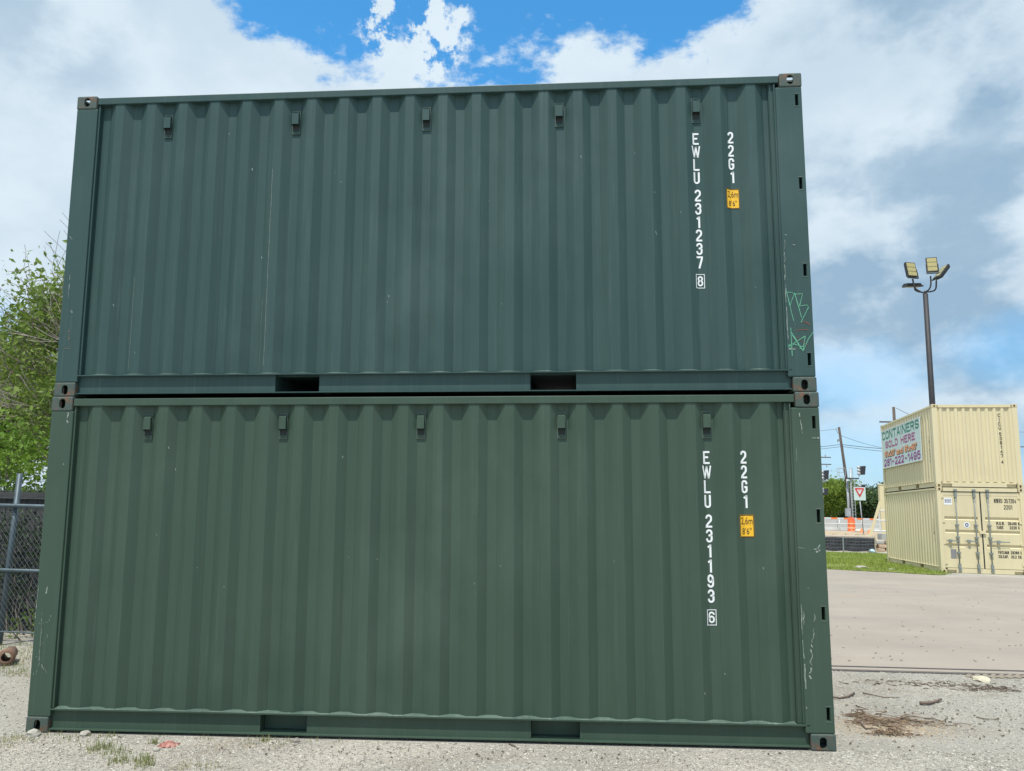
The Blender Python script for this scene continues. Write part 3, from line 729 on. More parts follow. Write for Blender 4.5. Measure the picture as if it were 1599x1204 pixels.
b = MB(); text(b, 'NW', .24, .38, 2.21, 2.14, .03); frame2d(b, .222, .398, 2.235, 2.118, .012)
for i in range(len(b.v)): x, _, z = b.v[i]; b.v[i] = (DX + .0025, x, z)
b.build('logo_print', blue_m, decal)
plate(ylo, .30, .46, .72, .44, mat('grey_tape', (.22, .22, .22), rough=.6), 'grey_patch', DX + .001)
c = MB()
for i in range(24):
    a0, a1 = 2 * math.pi * i / 24, 2 * math.pi * (i + 1) / 24
    c.quad((DX + .001, .80, 1.46), (DX + .001, .80 + .085 * math.cos(a0), 1.46 + .085 * math.sin(a0)), (DX + .001, .80 + .085 * math.cos(a1), 1.46 + .085 * math.sin(a1)))
dc = c.build('round_decal', white_let, ylo)
c = MB()
for i in range(24):
    a0, a1 = 2 * math.pi * i / 24, 2 * math.pi * (i + 1) / 24
    c.quad((DX + .003, .80 + .02 * math.cos(a0), 1.46 + .03 * math.sin(a0)), (DX + .003, .80 + .05 * math.cos(a0), 1.46 + .06 * math.sin(a0)), (DX + .003, .80 + .05 * math.cos(a1), 1.46 + .06 * math.sin(a1)), (DX + .003, .80 + .02 * math.cos(a1), 1.46 + .03 * math.sin(a1)))
c.build('decal_ring', blue_m, dc)
# column of numbers on the blind end of the upper one (right-hand side seen from outside; local y = W - right)
mb = MB(); z = 2.30
for ch in 'CICU 539147 4':
    if ch == ' ': z -= .05; continue
    wd = .035 if ch in 'I1' else .066
    stencil(mb, ch, 0, wd, z, z - .112, .019); z -= .134
uc = 1.93                                                       # metres to the right of the left edge, seen from outside
mb.map(lambda x, y, z_: (.0165 + .036, W - uc - x, z_))
mb.build('lettering', black_let, yup)
# small stencils on the near part of the side, both containers
def side_far(P, items, m, ymax=True, near_x=0):
    b = MB()
    for s, x0, x1, zt, zb in items: text(b, s, x0, x1, zt, zb, .02)
    return b
for P, sgn in ((yup, 1), (ylo, -1)):
    b = MB(); z = 1.62
    for ch in ('CICU539' if sgn > 0 else '22G1'):
        text(b, ch, -.028, .028, z, z - .10, .02); z -= .125
    if sgn > 0: b.map(lambda x, y, z_: (.47 - x, W - .0085, z_))
    else: b.map(lambda x, y, z_: (L - .52 + x, .0085, z_))
    b.build('lettering', black_let, P)
# the sales board bolted to the side of the upper container
board_m = mat('painted_board', (.50, .66, .63), (.58, .66, .66), .8, rough=.6)
bl = Matrix(ML); BX0, BX1, BZ0, BZ1 = 1.12, 5.90, .90, 2.34
# local frame of the board: u runs right seen from outside (towards the near corner), so x = BX1 - u
Bm = ML @ Matrix.Translation((BX1, W + .03, BZ0)) @ Matrix.Rotation(math.pi, 4, 'Z')
board = tag(empty('sales_board', Bm), 'pale board reading CONTAINERS SOLD HERE with a phone number, fixed to the upper cream container', 'sign')
BW, BH = BX1 - BX0, BZ1 - BZ0
MB().box(0, BW, -.0, .012, 0, BH).build('panel', board_m, board)
b = MB(); b.box(0, BW, -.008, -.0005, 0, .03); b.box(0, BW, -.008, -.0005, BH - .03, BH); b.box(0, .03, -.008, -.0005, .03, BH - .03); b.box(BW - .03, BW, -.008, -.0005, .03, BH - .03)
b.build('frame', mat('white_frame', (.7, .7, .68), rough=.6), board)
for s, u0, u1, zt, zb, c, bd in (('CONTAINERS', .10, 4.68, 1.38, 1.07, (.01, .20, .11), .05), ('SOLD HERE', .50, 4.20, 1.00, .73, (.36, .08, .22), .05),
                             ("8'x20' and 8'x40'", .35, 4.30, .65, .41, (.75, .33, .15), .035), ('281-222-1495', .22, 4.66, .35, .06, (.28, .05, .25), .05)):
    if 'and' in s:
        b = MB(); text(b, s, u0 + .05, u1 + .05, zt - .03, zb - .03, bd + .02, -.0015); b.build('lettering', black_let, board)
    b = MB()
    if 'and' in s: text(b, s, u0, u1, zt, zb, bd, -.003)
    else: stencil_line(b, s, u0, u1, zt, zb, .062, -.003)
    b.build('lettering', mat('sign_paint_' + s[:4].strip().lower().replace("'", ''), c, rough=.6), board)

# ------------------------------------------------------------------ left fence, boards, pipe
dark_pipe = mat('weathered_galvanised_pipe', (.085, .12, .14), (.055, .08, .095), 8, rough=.5, metal=.3)
wire_m = mat('fence_wire', (.14, .16, .17), rough=.5, metal=.3)
FY = 3.35
fence = tag(empty('chain_link_fence', Matrix.Translation((-2.5, FY, gz(-2.5, FY)))), 'weathered chain link fence with barbed wire left of the green containers', 'fence')
fz = gz(-2.5, FY)
def fl(x, z): return (x + 2.5, 0, z - fz)
pA = at(8, 789, 9.62); pz_top, pz_mid, pz_bot = at(30, 790, 9.62).z, at(30, 891, 9.62).z, at(30, 985, 9.62).z
FX0, FX1 = -9.0, 2.2
for z, r in ((pz_top, .025), (pz_mid, .022)): MB().tube([(FX0 + 2.5, -.01, z - fz), (FX1 + 2.5, -.01, z - fz)], r, 10).build('rail', dark_pipe, fence, True)
MB().tube([(FX0 + 2.5, -.01, pz_bot - fz), (FX1 + 2.5, -.01, pz_bot - fz)], .010, 6).build('tension_wire', dark_pipe, fence, True)
px_post = at(8, 800, 9.62).x
for k in range(-2, 2):
    x = px_post + 2.5 + k * 3.0
    po = MB().tube([(x, .035, -.1), (x, .035, at(14, 738, 9.62).z - fz)], .034, 10).build('post', dark_pipe, fence, True)
    MB().tube([(x - .045, .035, pz_top - fz), (x - .045, -.045, pz_top - fz), (x + .045, -.045, pz_top - fz), (x + .045, .035, pz_top - fz)], .006, 5).build('clamp', dark_pipe, po)
b = MB(); p = .062; zb_, zt_ = pz_bot - fz, pz_top - fz
hgt = zt_ - zb_; n = int((FX1 - FX0) / p)
for i in range(-int(hgt / p) - 1, n + 1):
    for sgn in (1, -1):
        x0 = FX0 + 2.5 + i * p; x1 = x0 + hgt * .82
        if sgn < 0: x0, x1 = x1, x0
        lo_, hi_ = FX0 + 2.5, FX1 + 2.5
        if min(x0, x1) < lo_ or max(x0, x1) > hi_: continue
        pts = []
        for j in range(9):
            t = j / 8; pts.append((x0 + (x1 - x0) * t, .012 * sgn + .003 * math.sin(j * 2 + i), zb_ + hgt * t))
        b.tube(pts, .0021, 3, False)
b.build('chain_link_mesh', wire_m, fence)['kind'] = 'stuff'
b = MB()
for k, z in enumerate((at(20, 777, 9.62).z, at(20, 765, 9.62).z, at(20, 750, 9.62).z)):
    pts = [(FX0 + 2.5 + i * .35, .035 + .01 * math.sin(i * 2.1 + k), z - fz + .012 * math.sin(i * 1.3 + k * 2)) for i in range(33)]
    b.tube(pts, .0026, 3, False)
    for i in range(110):
        x = FX0 + 2.5 + i * .1 + rnd.uniform(-.01, .01); zz = z - fz
        b.tube([(x, .02, zz - .015), (x + .008, .05, zz + .018)], .0018, 3, False)
b.build('barbed_wire', wire_m, fence)['kind'] = 'stuff'
# boards of the neighbour's fence behind
board_w = mat('grey_old_wood', (.035, .04, .042), (.06, .06, .06), 3, (1, 1, 6), rough=.9, bump=.6, bscale=20, bdist=.01)
BY = 4.6
bf = tag(empty('board_fence', Matrix.Translation((-3, BY, gz(-3, BY)))), 'dark weathered board fence standing behind the chain link fence', 'fence')
zt = at(20, 766, 10.9).z - gz(-3, BY)
for i in range(46):
    x = -7 + i * .152; h = zt + rnd.uniform(-.02, .02)
    me = MB().box(x, x + .143, rnd.uniform(-.004, .004), .022, 0, h).build('board', board_w, bf)
for z in (.3, zt - .11): MB().box(-7, 0, -.05, -.006, z, z + .09).build('rail', board_w, bf)
# clay pipe and other bits at the foot of the fence
clay = mat('weathered_clay_pipe', (.17, .095, .06), (.26, .17, .12), 6, rough=.85, bump=.4, bscale=40, bdist=.004)
pp = ground(20, 1036)
cp = tag(empty('clay_pipe', Matrix.Translation((pp.x - .06, pp.y, gz(pp.x, pp.y))) @ Matrix.Rotation(R(-62), 4, 'Z') @ Matrix.Scale(.78, 4)), 'short rust brown clay pipe lying on the dirt at the foot of the fence', 'pipe')
b = MB(); rs = ((.060, 0), (.108, 0), (.112, .03), (.108, .075), (.090, .095), (.086, .40), (.066, .40), (.066, .10), (.060, 0))
b.lathe(rs, 24); b.map(lambda x, y, z: (z - .2, x, y + .110)); b.map(lambda x, y, z: (-x, -y, z)); b.build('pipe_barrel', clay, cp, True)

# ------------------------------------------------------------------ plants
def leaf_mat(name, c, v, tr=.35): return mat(name, c, v, .9, rough=.55, spec=.3, trans=tr, amount=.4)
def tree_skeleton(h, spread, seed, levels=4, trunk_r=.14, lean=(0, 0), low=.25):
    r_ = random.Random(seed); segs = []; tips = []
    def grow(p, d, length, rad, lvl):
        n = 4; pts = [p]; rr = [rad]
        for i in range(n):
            d = (d + Vector((r_.uniform(-.22, .22), r_.uniform(-.22, .22), r_.uniform(-.08, .16)))).normalized()
            p = p + d * length / n; pts.append(p); rr.append(rad * (1 - .14 * (i + 1)))
            if lvl < levels and (i > 0 or lvl > 0):
                for _ in range(2 if lvl < 2 else r_.choice((1, 2, 2))):
                    ax = Vector((r_.uniform(-1, 1), r_.uniform(-1, 1), r_.uniform(-.25, .7))).normalized()
                    nd = (d * .55 + ax * spread).normalized()
                    grow(p, nd, length * r_.uniform(.50, .74), rr[-1] * r_.uniform(.45, .6), lvl + 1)
        segs.append((pts, rr, lvl))
        if lvl >= levels - 1: tips.extend(pts[1:])
    grow(Vector((0, 0, 0)), Vector((lean[0], lean[1], 1)).normalized(), h, trunk_r, 0)
    return segs, tips
def leaves(mb, pts, n, size, r_, spread):
    for p in pts:
        for _ in range(n):
            c = p + Vector((r_.gauss(0, spread), r_.gauss(0, spread), r_.gauss(0, spread * .8)))
            nrm = Vector((r_.uniform(-1, 1), r_.uniform(-1, 1), r_.uniform(-.2, 1.3))).normalized(); a = nrm.orthogonal().normalized(); a = Matrix.Rotation(r_.uniform(0, 6.3), 3, nrm) @ a; bb = nrm.cross(a)
            s = size * r_.uniform(.55, 1.25)
            mb.quad(c - a * s * .5, c - bb * s * .26 + nrm * s * .05, c + a * s * .5, c + bb * s * .26 + nrm * s * .05)
bark = mat('grey_brown_bark', (.125, .10, .08), (.22, .19, .16), 6, (2, 2, .6), rough=.95)
twig_m = mat('pale_dry_twigs', (.30, .26, .23), (.20, .17, .15), 4, rough=.9)
leaf_a = leaf_mat('fresh_leaf', (.13, .20, .035), (.20, .28, .055))
leaf_b = leaf_mat('dark_leaf', (.035, .075, .018), (.06, .11, .025))
leaf_ivy = leaf_mat('ivy_leaf', (.014, .032, .012), (.03, .055, .018), .15)
leaf_c = leaf_mat('yellow_green_leaf', (.16, .24, .03), (.22, .30, .05), .4)
leaf_d = leaf_mat('far_leaf', (.045, .085, .030), (.075, .12, .04), .25)
leaf_e = leaf_mat('bright_vine_leaf', (.11, .20, .022), (.17, .28, .035), .4)
def make_tree(name, label, pos, h, crown, n_leaf, size, seed, lm, cat='tree', group=None, levels=4, dry=0, spread=.22, trunk_r=.14, fit=None, twm=None):
    root = tag(empty(name, Matrix.Translation(pos)), label, cat, group)
    segs, tips = tree_skeleton(h, 1.0, seed, levels, trunk_r)
    r_ = random.Random(seed + 5)
    # fit the branch tips into the wanted crown box
    tx = sorted(t.x for t in tips); tz = sorted(t.z for t in tips); ty = sorted(t.y for t in tips); k = len(tips)
    hi = tz[int(k * .985)]; rx = max(abs(tx[int(k * .03)]), abs(tx[int(k * .97)])); ry = max(abs(ty[int(k * .03)]), abs(ty[int(k * .97)]))
    sx, sy, sz = crown[0] / rx, crown[1] / ry, crown[2] / hi
    def S(p): return Vector((p.x * sx, p.y * sy, p.z * sz))
    tb, wb = MB(), MB()
    for pts, rr, lvl in segs:
        if lvl <= 1: tb.tube([S(p) for p in pts], rr, 7)
        elif lvl == 2: wb.tube([S(p) for p in pts], rr, 4, False)
        else: wb.tube([S(p) for p in pts], [max(.0055, q) for q in rr], 3, False)
    tr = tb.build('trunk', bark, root, True)
    wb.build('branches', twm or bark, tr)['kind'] = 'stuff'
    cb = MB(); T = [S(t) for t in tips]
    if dry: T = [t for t in T if not (noise.noise(t * .55 + Vector((seed, 0, 0))) > dry and t.z > crown[2] * .45)]
    leaves(cb, T, n_leaf, size, r_, spread)
    cb.build('crown', lm, root)['kind'] = 'stuff'
    return root
tp = at(118, 700, 16.5)
make_tree('tree', 'leafy tree with bare pale twigs high in its crown behind the fence', (tp.x, tp.y, 0), 3.1, (2.6, 2.5, 7.3), 4, .130, 11, leaf_a, levels=4, dry=-.03, spread=.17, trunk_r=.16, twm=twig_m)
tp = at(-60, 700, 22)
make_tree('tree', 'bushier green tree at the left edge of the photo, lower than its neighbour', (tp.x, tp.y, 0), 2.6, (2.6, 2.6, 5.9), 6, .14, 23, leaf_a, levels=4, spread=.22, trunk_r=.13)
# vines and shrubs over the boards
def shrub(name, label, pts, n, size, lm, spread, cat='shrub', stems=True, seed=3):
    r_ = random.Random(seed); c = sum((Vector(p) for p in pts), Vector()) / len(pts); base = Vector((c.x, c.y, gz(c.x, c.y)))
    root = tag(empty(name, Matrix.Translation(base)), label, cat)
    b = MB(); loc = [Vector(p) - base for p in pts]; leaves(b, loc, n, size, r_, spread); b.build('foliage', lm, root)['kind'] = 'stuff'
    if stems:
        b = MB()
        for p in loc[::3]: b.tube([(p.x * .9, p.y, 0), (p.x + r_.uniform(-.1, .1), p.y, p.z * .5), tuple(p)], [.012, .008, .004], 4, False)
        b.build('stems', bark, root)['kind'] = 'stuff'
    return root
r5 = random.Random(5)
pts = [(r5.uniform(-6.0, -.4), BY + r5.uniform(.2, 1.0), r5.uniform(1.45, 2.95)) for _ in range(230)]
shrub('vine_hedge', 'bright yellow green vine hedge topping the old board fence', pts, 34, .095, leaf_e, .17, 'hedge')
pts = [(r5.uniform(-4.6, -.4), BY - .25 + r5.uniform(-.15, .12), 1.5 * r5.random() ** .8 + .05) for _ in range(150)]
shrub('ivy', 'dark ivy hanging on the boards behind the chain link mesh', pts, 30, .07, leaf_ivy, .12, 'ivy', seed=9)
pts = [(r5.uniform(-3.4, -.7), 3.75 + r5.uniform(-.15, .3), r5.uniform(.05, .38)) for _ in range(34)]
shrub('weeds', 'low green weeds along the foot of the chain link fence', pts, 22, .06, leaf_a, .08, 'weeds', seed=10)

# grass: short blades, far verge and tufts in the gravel
def blades(name, spots, n, hgt, spread, m, label, cat=None, kind='stuff', wd=.006, seed=1):
    r_ = random.Random(seed); b = MB(); o = Vector((spots[0][0], spots[0][1], 0)); o.z = gz(o.x, o.y)
    for x, y in spots:
        for _ in range(n):
            px, py = x + r_.gauss(0, spread), y + r_.gauss(0, spread); z = gz(px, py) - .002; a = r_.uniform(0, 6.28); h = hgt * r_.uniform(.4, 1.2); dx, dy = math.cos(a), math.sin(a); l_ = r_.uniform(.1, .6) * h
            b.quad((px - dy * wd / 2 - o.x, py + dx * wd / 2 - o.y, z - o.z), (px + dy * wd / 2 - o.x, py - dx * wd / 2 - o.y, z - o.z), (px + dx * l_ - o.x, py + dy * l_ - o.y, z + h - o.z))
    ob = b.build(name, m); ob.location = o
    return tag(ob, label, cat, kind=kind)
tuft_m = leaf_mat('dry_green_grass', (.19, .24, .07), (.34, .33, .17), .3)
lawn_m = leaf_mat('lawn_blade', (.24, .32, .06), (.34, .40, .09), .35)
def inside(x, y):
    p = [(q[0], q[1]) for q in turf]; c = False; j = len(p) - 1
    for i in range(len(p)):
        if (p[i][1] > y) != (p[j][1] > y) and x < (p[j][0] - p[i][0]) * (y - p[i][1]) / (p[j][1] - p[i][1]) + p[i][0]: c = not c
        j = i
    return c
r_ = random.Random(12); spots = []
while len(spots) < 9000:
    x, y = r_.uniform(6, 24), r_.uniform(18, 34.6)
    if inside(x, y) and noise.noise((x * .5, y * .5, 0)) > -.42: spots.append((x, y))
blades('grass', spots, 9, .10, .10, lawn_m, 'short bright green grass between the drive and the silt fence', 'grass', wd=.022)
near = [ground(u, v) for u, v in [(150, 1172), (163, 1168), (182, 1175), (185, 1190), (222, 1190), (228, 1197), (240, 1162), (412, 1157), (60, 1150), (98, 1150), (10, 1165), (20, 1155), (345, 1197), (128, 1155), (300, 1196), (415, 1160), (36, 1158)]]
blades('grass_tuft', [(p.x, p.y) for p in near[:3]], 80, .05, .05, tuft_m, 'low green grass tuft in the gravel near the left end of the stack', 'grass tuft', seed=2)
blades('grass_tuft', [(p.x, p.y) for p in near[3:6]], 60, .08, .035, tuft_m, 'taller green grass tuft at the bottom edge of the photo', 'grass tuft', seed=3)
blades('grass_tuft', [(p.x, p.y) for p in near[6:7]], 40, .05, .02, tuft_m, 'small green tuft just left of the crushed red thing', 'grass tuft', seed=4)
blades('grass_tuft', [(p.x, p.y) for p in near[7:8]], 36, .05, .02, tuft_m, 'little green tuft below the left fork pocket', 'grass tuft', seed=5)
blades('sparse_weeds', [(p.x + r_.uniform(-.15, .15), p.y + r_.uniform(-.06, .06)) for p in near[8:] for _ in range(4)], 14, .035, .05, tuft_m, 'thin dry weeds scattered over the dusty gravel', None, seed=6)
r_ = random.Random(21)
blades('sparse_weeds', [(q_, -.03 - .05 * r_.random()) for q_ in [r_.uniform(.1, 2.8) for _ in range(26)]], 7, .040, .02, tuft_m, 'thin weeds growing along the foot of the lower green container', None, seed=7, wd=.004)
lp = []
for _ in range(60): p = ground(r_.uniform(-5, 55), r_.uniform(1005, 1055)); lp.append((p.x, p.y))
blades('sparse_weeds', lp, 16, .045, .06, tuft_m, 'dry grass between the gravel and the chain link fence', None, seed=8)

# gravel stones: loose chips over the ground sheet
stone_ms = [mat('limestone_chip', (.52, .495, .43), (.22, .205, .18), 34, rough=.95, spec=.2, amount=.3), mat('tan_grit', (.46, .36, .24), (.36, .29, .20), 30, rough=.95)]
def stones(name, n, region, smin, smax, seed, label):
    r_ = random.Random(seed); V, F = [], []
    base = [(1, 0, 0), (-.5, .87, 0), (-.5, -.87, 0), (0, 0, .8), (0, 0, -.8)]
    fc = [(0, 1, 3), (1, 2, 3), (2, 0, 3), (1, 0, 4), (2, 1, 4), (0, 2, 4)]
    k = 0
    while k < n:
        x, y = region(r_)
        if x is None: continue
        if -.02 < x < 6.08 and y > -.02 and y < 2.5: continue
        s = smin + (smax - smin) * r_.random() ** 3; a = r_.uniform(0, 6.28); ca, sa = math.cos(a), math.sin(a); fl_ = r_.uniform(.45, .9); el_ = r_.uniform(.6, 1.1)
        z = gz(x, y) + s * .12; tx, ty = r_.uniform(-.3, .3), r_.uniform(-.3, .3); q = len(V)
        for (p, w_, h) in base:
            p *= s * el_ * r_.uniform(.75, 1.25); w_ *= s * r_.uniform(.75, 1.25); h *= s * fl_
            V.append((x + p * ca - w_ * sa, y + p * sa + w_ * ca, z + h + p * tx + w_ * ty))
        F += [tuple(q + i for i in f) for f in fc]; k += 1
    b = MB(); b.v = V; b.f = F; return tag(b.build(name, stone_ms[1 if name == 'sand_grains' else 0]), label, kind='stuff')
def reg_sand(r_):
    c = ground(1390, 1137); return c.x + r_.gauss(0, .26), c.y + r_.gauss(0, .13)
def reg_front(r_): return r_.uniform(-.9, 8.0), (-.95 + 1.0 * r_.random())
def reg_right(r_):
    x = r_.uniform(6.1, 9.8); y = r_.uniform(-.5, 3.4)
    lim = sL.y + (x - sL.x) * (sR.y - sL.y) / (sR.x - sL.x) - .2
    return (x, y) if y < lim else (None, None)
def reg_left(r_): return r_.uniform(-3.8, .2), r_.uniform(-.6, 3.3)
stones('gravel', 46000, reg_front, .003, .015, 1, 'loose limestone gravel in front of the green stack')
stones('gravel', 32000, reg_right, .003, .014, 2, 'loose limestone gravel right of the green stack')
def reg_slab(r_):
    t = r_.uniform(-4, 12); q = sL + dr * t; k = abs(r_.gauss(0, .35)); return q.x + perp.x * k, q.y + perp.y * k + .02
stones('stray_gravel', 5000, reg_slab, .004, .013, 9, 'stray gravel kicked up over the edge of the concrete drive')
stones('sand_grains', 6000, reg_sand, .003, .009, 5, 'tan sandy grit round the bark litter')
stones('gravel', 9000, reg_left, .004, .020, 3, 'loose limestone gravel left of the green stack')

# single stones, sticks, bark pile, red thing
rock_m = mat('white_rock', (.42, .40, .35), (.30, .28, .24), 20, rough=.9, bump=.5, bscale=60, bdist=.006)
def rock(u, v, s, label, m=rock_m, seed=0, flat=.6):
    p = ground(u, v); bm = bmesh.new(); bmesh.ops.create_icosphere(bm, subdivisions=2, radius=s)
    for q in bm.verts:
        k = 1 + .35 * noise.noise(q.co / s * 1.3 + Vector((seed * 7, 0, 0))); q.co *= k; q.co.z *= flat
    o = link('rock', bm_mesh(bm, 'rock', m)); o.location = (p.x, p.y, gz(p.x, p.y) + s * flat * .45); return tag(o, label, 'rock')
rock(52, 1149, .055, 'pale rock against the lower left corner of the green stack', seed=1)
rock(133, 1148, .040, 'pale rock under the bottom rail left of the grass tuft', seed=2)
rock(244, 1172, .026, 'small pale rock just below the crushed red thing', seed=5)
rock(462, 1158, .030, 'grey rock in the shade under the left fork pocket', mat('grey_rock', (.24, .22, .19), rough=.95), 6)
rock(1533, 1063, .085, 'cream flat rock near the slab edge at right', mat('cream_rock', (.52, .48, .36), rough=.9), 8, .35)
rock(1345, 888, .22, 'flat white stone at the edge of the grass verge, the larger one', seed=9, flat=.3)
rock(1392, 890, .12, 'flat white stone at the edge of the grass verge, the smaller one', seed=10, flat=.3)
red_m = mat('crushed_red_plastic', (.26, .075, .055), (.42, .22, .18), 26, rough=.6, amount=.25)
p = ground(263, 1165); bm = bmesh.new(); bmesh.ops.create_grid(bm, x_segments=14, y_segments=10, size=1)
for q in bm.verts:
    rr = min(1, math.hypot(q.co.x, q.co.y)); ang = math.atan2(q.co.y, q.co.x)
    q.co.z = .030 * (1 - rr ** 2) + .020 * noise.noise((q.co.x * 3, q.co.y * 3, 5)); q.co.x *= .065; q.co.y *= .05
red = link('crushed_can', bm_mesh(bm, 'crushed_can', red_m)); red.location = (p.x, p.y, gz(p.x, p.y) + .004); tag(red, 'crushed red and white litter lying on the gravel below the left end of the stack', 'litter')
sol = red.modifiers.new('s', 'SOLIDIFY'); sol.thickness = .003

stick_m = mat('dead_stick', (.10, .075, .055), (.19, .145, .11), 20, rough=.9)
def stick(pix, r0, label, r1=None):
    P = [ground(u, v) for u, v in pix]; o = P[0]
    pts = []
    for i, p in enumerate(P): pts.append((p.x - o.x, p.y - o.y, gz(p.x, p.y) - gz(o.x, o.y) + r0 * 1.1 + .006 * (i % 2)))
    sm = [];  n = len(pts)
    for i in range(n - 1):
        for j in range(3):
            t = j / 3; sm.append(tuple(a + (c - a) * t for a, c in zip(pts[i], pts[i + 1])))
    sm.append(pts[-1])
    ob = MB().tube(sm, [r0 + ((r1 or r0 * .5) - r0) * i / (len(sm) - 1) for i in range(len(sm))], 6).build('stick', stick_m, None, True)
    ob.location = (o.x, o.y, gz(o.x, o.y)); return tag(ob, label, 'stick')
stick([(1334, 1084), (1325, 1090), (1312, 1092), (1298, 1091)], .010, 'curved brown stick beside the right post of the lower green container', .007)
stick([(1348, 1083), (1362, 1087), (1380, 1090), (1395, 1091), (1405, 1090)], .006, 'long thin bent twig behind the bark litter')
stick([(1436, 1101), (1448, 1102), (1460, 1099), (1470, 1096)], .016, 'thick brown stick end right of the bark litter', .010)
stick([(1443, 1123), (1457, 1124), (1472, 1128), (1480, 1122)], .006, 'forked thin twig lying right of the bark litter')
stick([(1525, 1121), (1540, 1125), (1560, 1124)], .005, 'slender twig on the gravel at the far right')
stick([(1381, 1126), (1395, 1134), (1408, 1142)], .008, 'short straight stick lying across the bark litter')
stick([(1335, 1127), (1345, 1132), (1352, 1140), (1365, 1141)], .010, 'crooked stick in the left of the bark litter')
stick([(1337, 1103), (1345, 1107), (1356, 1109)], .006, 'short dark twig just behind the bark litter')
stick([(795, 1163), (803, 1167), (809, 1171)], .006, 'short brown twig below the middle of the bottom rail')
bark_l = mat('bark_fibre', (.15, .095, .065), (.33, .25, .17), 12, rough=.95)
def litter(name, c, n, sx, sy, lmin, lmax, label, seed, m=bark_l, hh=.03, rad=.0028):
    r_ = random.Random(seed); b = MB(); o = ground(*c); oz = gz(o.x, o.y)
    for _ in range(n):
        x, y = r_.gauss(0, sx), r_.gauss(0, sy); a = r_.gauss(-.25, .55); l_ = r_.uniform(lmin, lmax)
        z0 = gz(o.x + x, o.y + y) - oz + abs(r_.gauss(0, hh)) * math.exp(-(x / sx) ** 2 / 2 - (y / sy) ** 2 / 2) + .004
        q = [(x, y, z0), (x + l_ * .5 * math.cos(a), y + l_ * .5 * math.sin(a), z0 + r_.uniform(0, .012)), (x + l_ * math.cos(a + r_.uniform(-.3, .3)), y + l_ * math.sin(a), z0 + r_.uniform(-.004, .006))]
        b.tube(q, rad * r_.uniform(.5, 1.6), 3, False)
    ob = b.build(name, m); ob.location = (o.x, o.y, oz); return tag(ob, label, kind='stuff')
litter('bark_litter', (1362, 1128), 90, .12, .07, .03, .16, 'pile of shredded brown bark and dead leaves', 1)
litter('bark_litter', (1388, 1147), 120, .08, .022, .02, .07, 'front row of shredded bark', 2)
litter('bark_litter', (1415, 1128), 70, .16, .045, .03, .16, 'thin right tail of the shredded bark', 3)
litter('bark_litter', (1338, 1119), 70, .05, .03, .03, .10, 'left end of the shredded bark by the green post', 14)
litter('leaf_litter', (1530, 1076), 90, .22, .06, .03, .10, 'thin line of dark twigs and leaves near the slab edge', 4, stick_m, .01, .003)
litter('leaf_litter', (1430, 1068), 80, .35, .06, .02, .07, 'scattered dark leaf bits near the slab edge', 5, stick_m, .006, .003)
litter('leaf_litter', (1480, 1130), 170, .9, .45, .008, .026, 'small dark leaf bits scattered over the gravel', 6, stick_m, .004, .004)
litter('leaf_litter', (700, 1175), 90, 1.5, .10, .006, .02, 'small dark bits on the gravel before the stack', 7, stick_m, .004, .0035)
r_ = random.Random(77); b = MB()
for _ in range(90):
    u, v = r_.uniform(1290, 1600), 900 + 135 * r_.random() ** .7; p = ground(u, v); s = r_.uniform(.008, .028); a = r_.uniform(-.6, .6); z = gz(p.x, p.y) + .011
    b.quad((p.x - s * math.cos(a), p.y - s * math.sin(a), z), (p.x, p.y - s * .4, z + .004), (p.x + s * math.cos(a), p.y + s * math.sin(a), z + .006), (p.x, p.y + s * .4, z + .010))
tag(b.build('dead_leaves', stick_m), 'scattered dead leaves on the concrete drive', kind='stuff')
# V-shaped tyre cleats pressed in mud along the slab edge
b = MB()
for i in range(9):
    u = 1508 + i * 13; p = ground(u, 1057); 
    for s in (1, -1):
        q = Vector((p.x + .10, p.y + s * .085, 0)); pz = gz(p.x, p.y) + .004
        b.tube([(p.x, p.y, pz), ((p.x + q.x) / 2, (p.y + q.y) / 2, pz + .008), (q.x, q.y, pz)], [.010, .014, .008], 5)
tag(b.build('tyre_track', mat('dried_mud', (.33, .29, .23), (.26, .23, .18), 20, rough=.95)), kind='structure')

# ------------------------------------------------------------------ flood light mast behind the cream stack
steel_d = mat('dark_painted_steel', (.020, .020, .024), (.032, .030, .032), 4, rough=.6)
lamp_y = mat('flood_lens', (.40, .35, .14), (.34, .30, .13), 12, rough=.35)
wood_p = mat('creosoted_wood', (.075, .06, .052), (.12, .095, .08), 5, (2, 2, .4), rough=.95)
TD = 33.0
top = at(1445, 459, TD); base = at(1456, 630, TD); base = Vector((base.x + .0, base.y, gz(base.x, base.y)))
top = Vector((top.x, top.y, top.z))
mast = tag(empty('flood_light_mast', Matrix.Translation(base)), 'tall dark steel mast with four flood lights behind the cream containers', 'light mast')
T0 = top - base
MB().tube([(0, 0, 0), tuple(T0 * .5), tuple(T0)], [.132, .118, .100], 14).build('pole', steel_d, mast, True)
MB().lathe(((0, 0), (.24, 0), (.24, .03), (.16, .04), (.16, .1), (.0, .1)), 16).build('base_plate', steel_d, mast)
MB().tube([tuple(T0), tuple(T0 + Vector((0, 0, .13)))], .055, 10).build('tenon', steel_d, mast, True)
pxm = TD / FPX                                                    # metres per pixel at the mast head
def hd(dx, dy, dz): return T0 + Vector((dx * pxm, dy, -dz * pxm))
arms = (([(0, 0, 458), (-8, -.05, 456), (-17, -.1, 450), (-19.5, -.1, 436)]), ([(0, 0, 456), (4, -.1, 453), (6.5, -.15, 446), (7, -.15, 432)]),
        ([(0, 0, 456), (12, .05, 454), (18, .1, 449), (19.5, .1, 436)]), ([(-4, .1, 455), (-6, .3, 452), (-7, .5, 447), (-7.2, .5, 443)]))
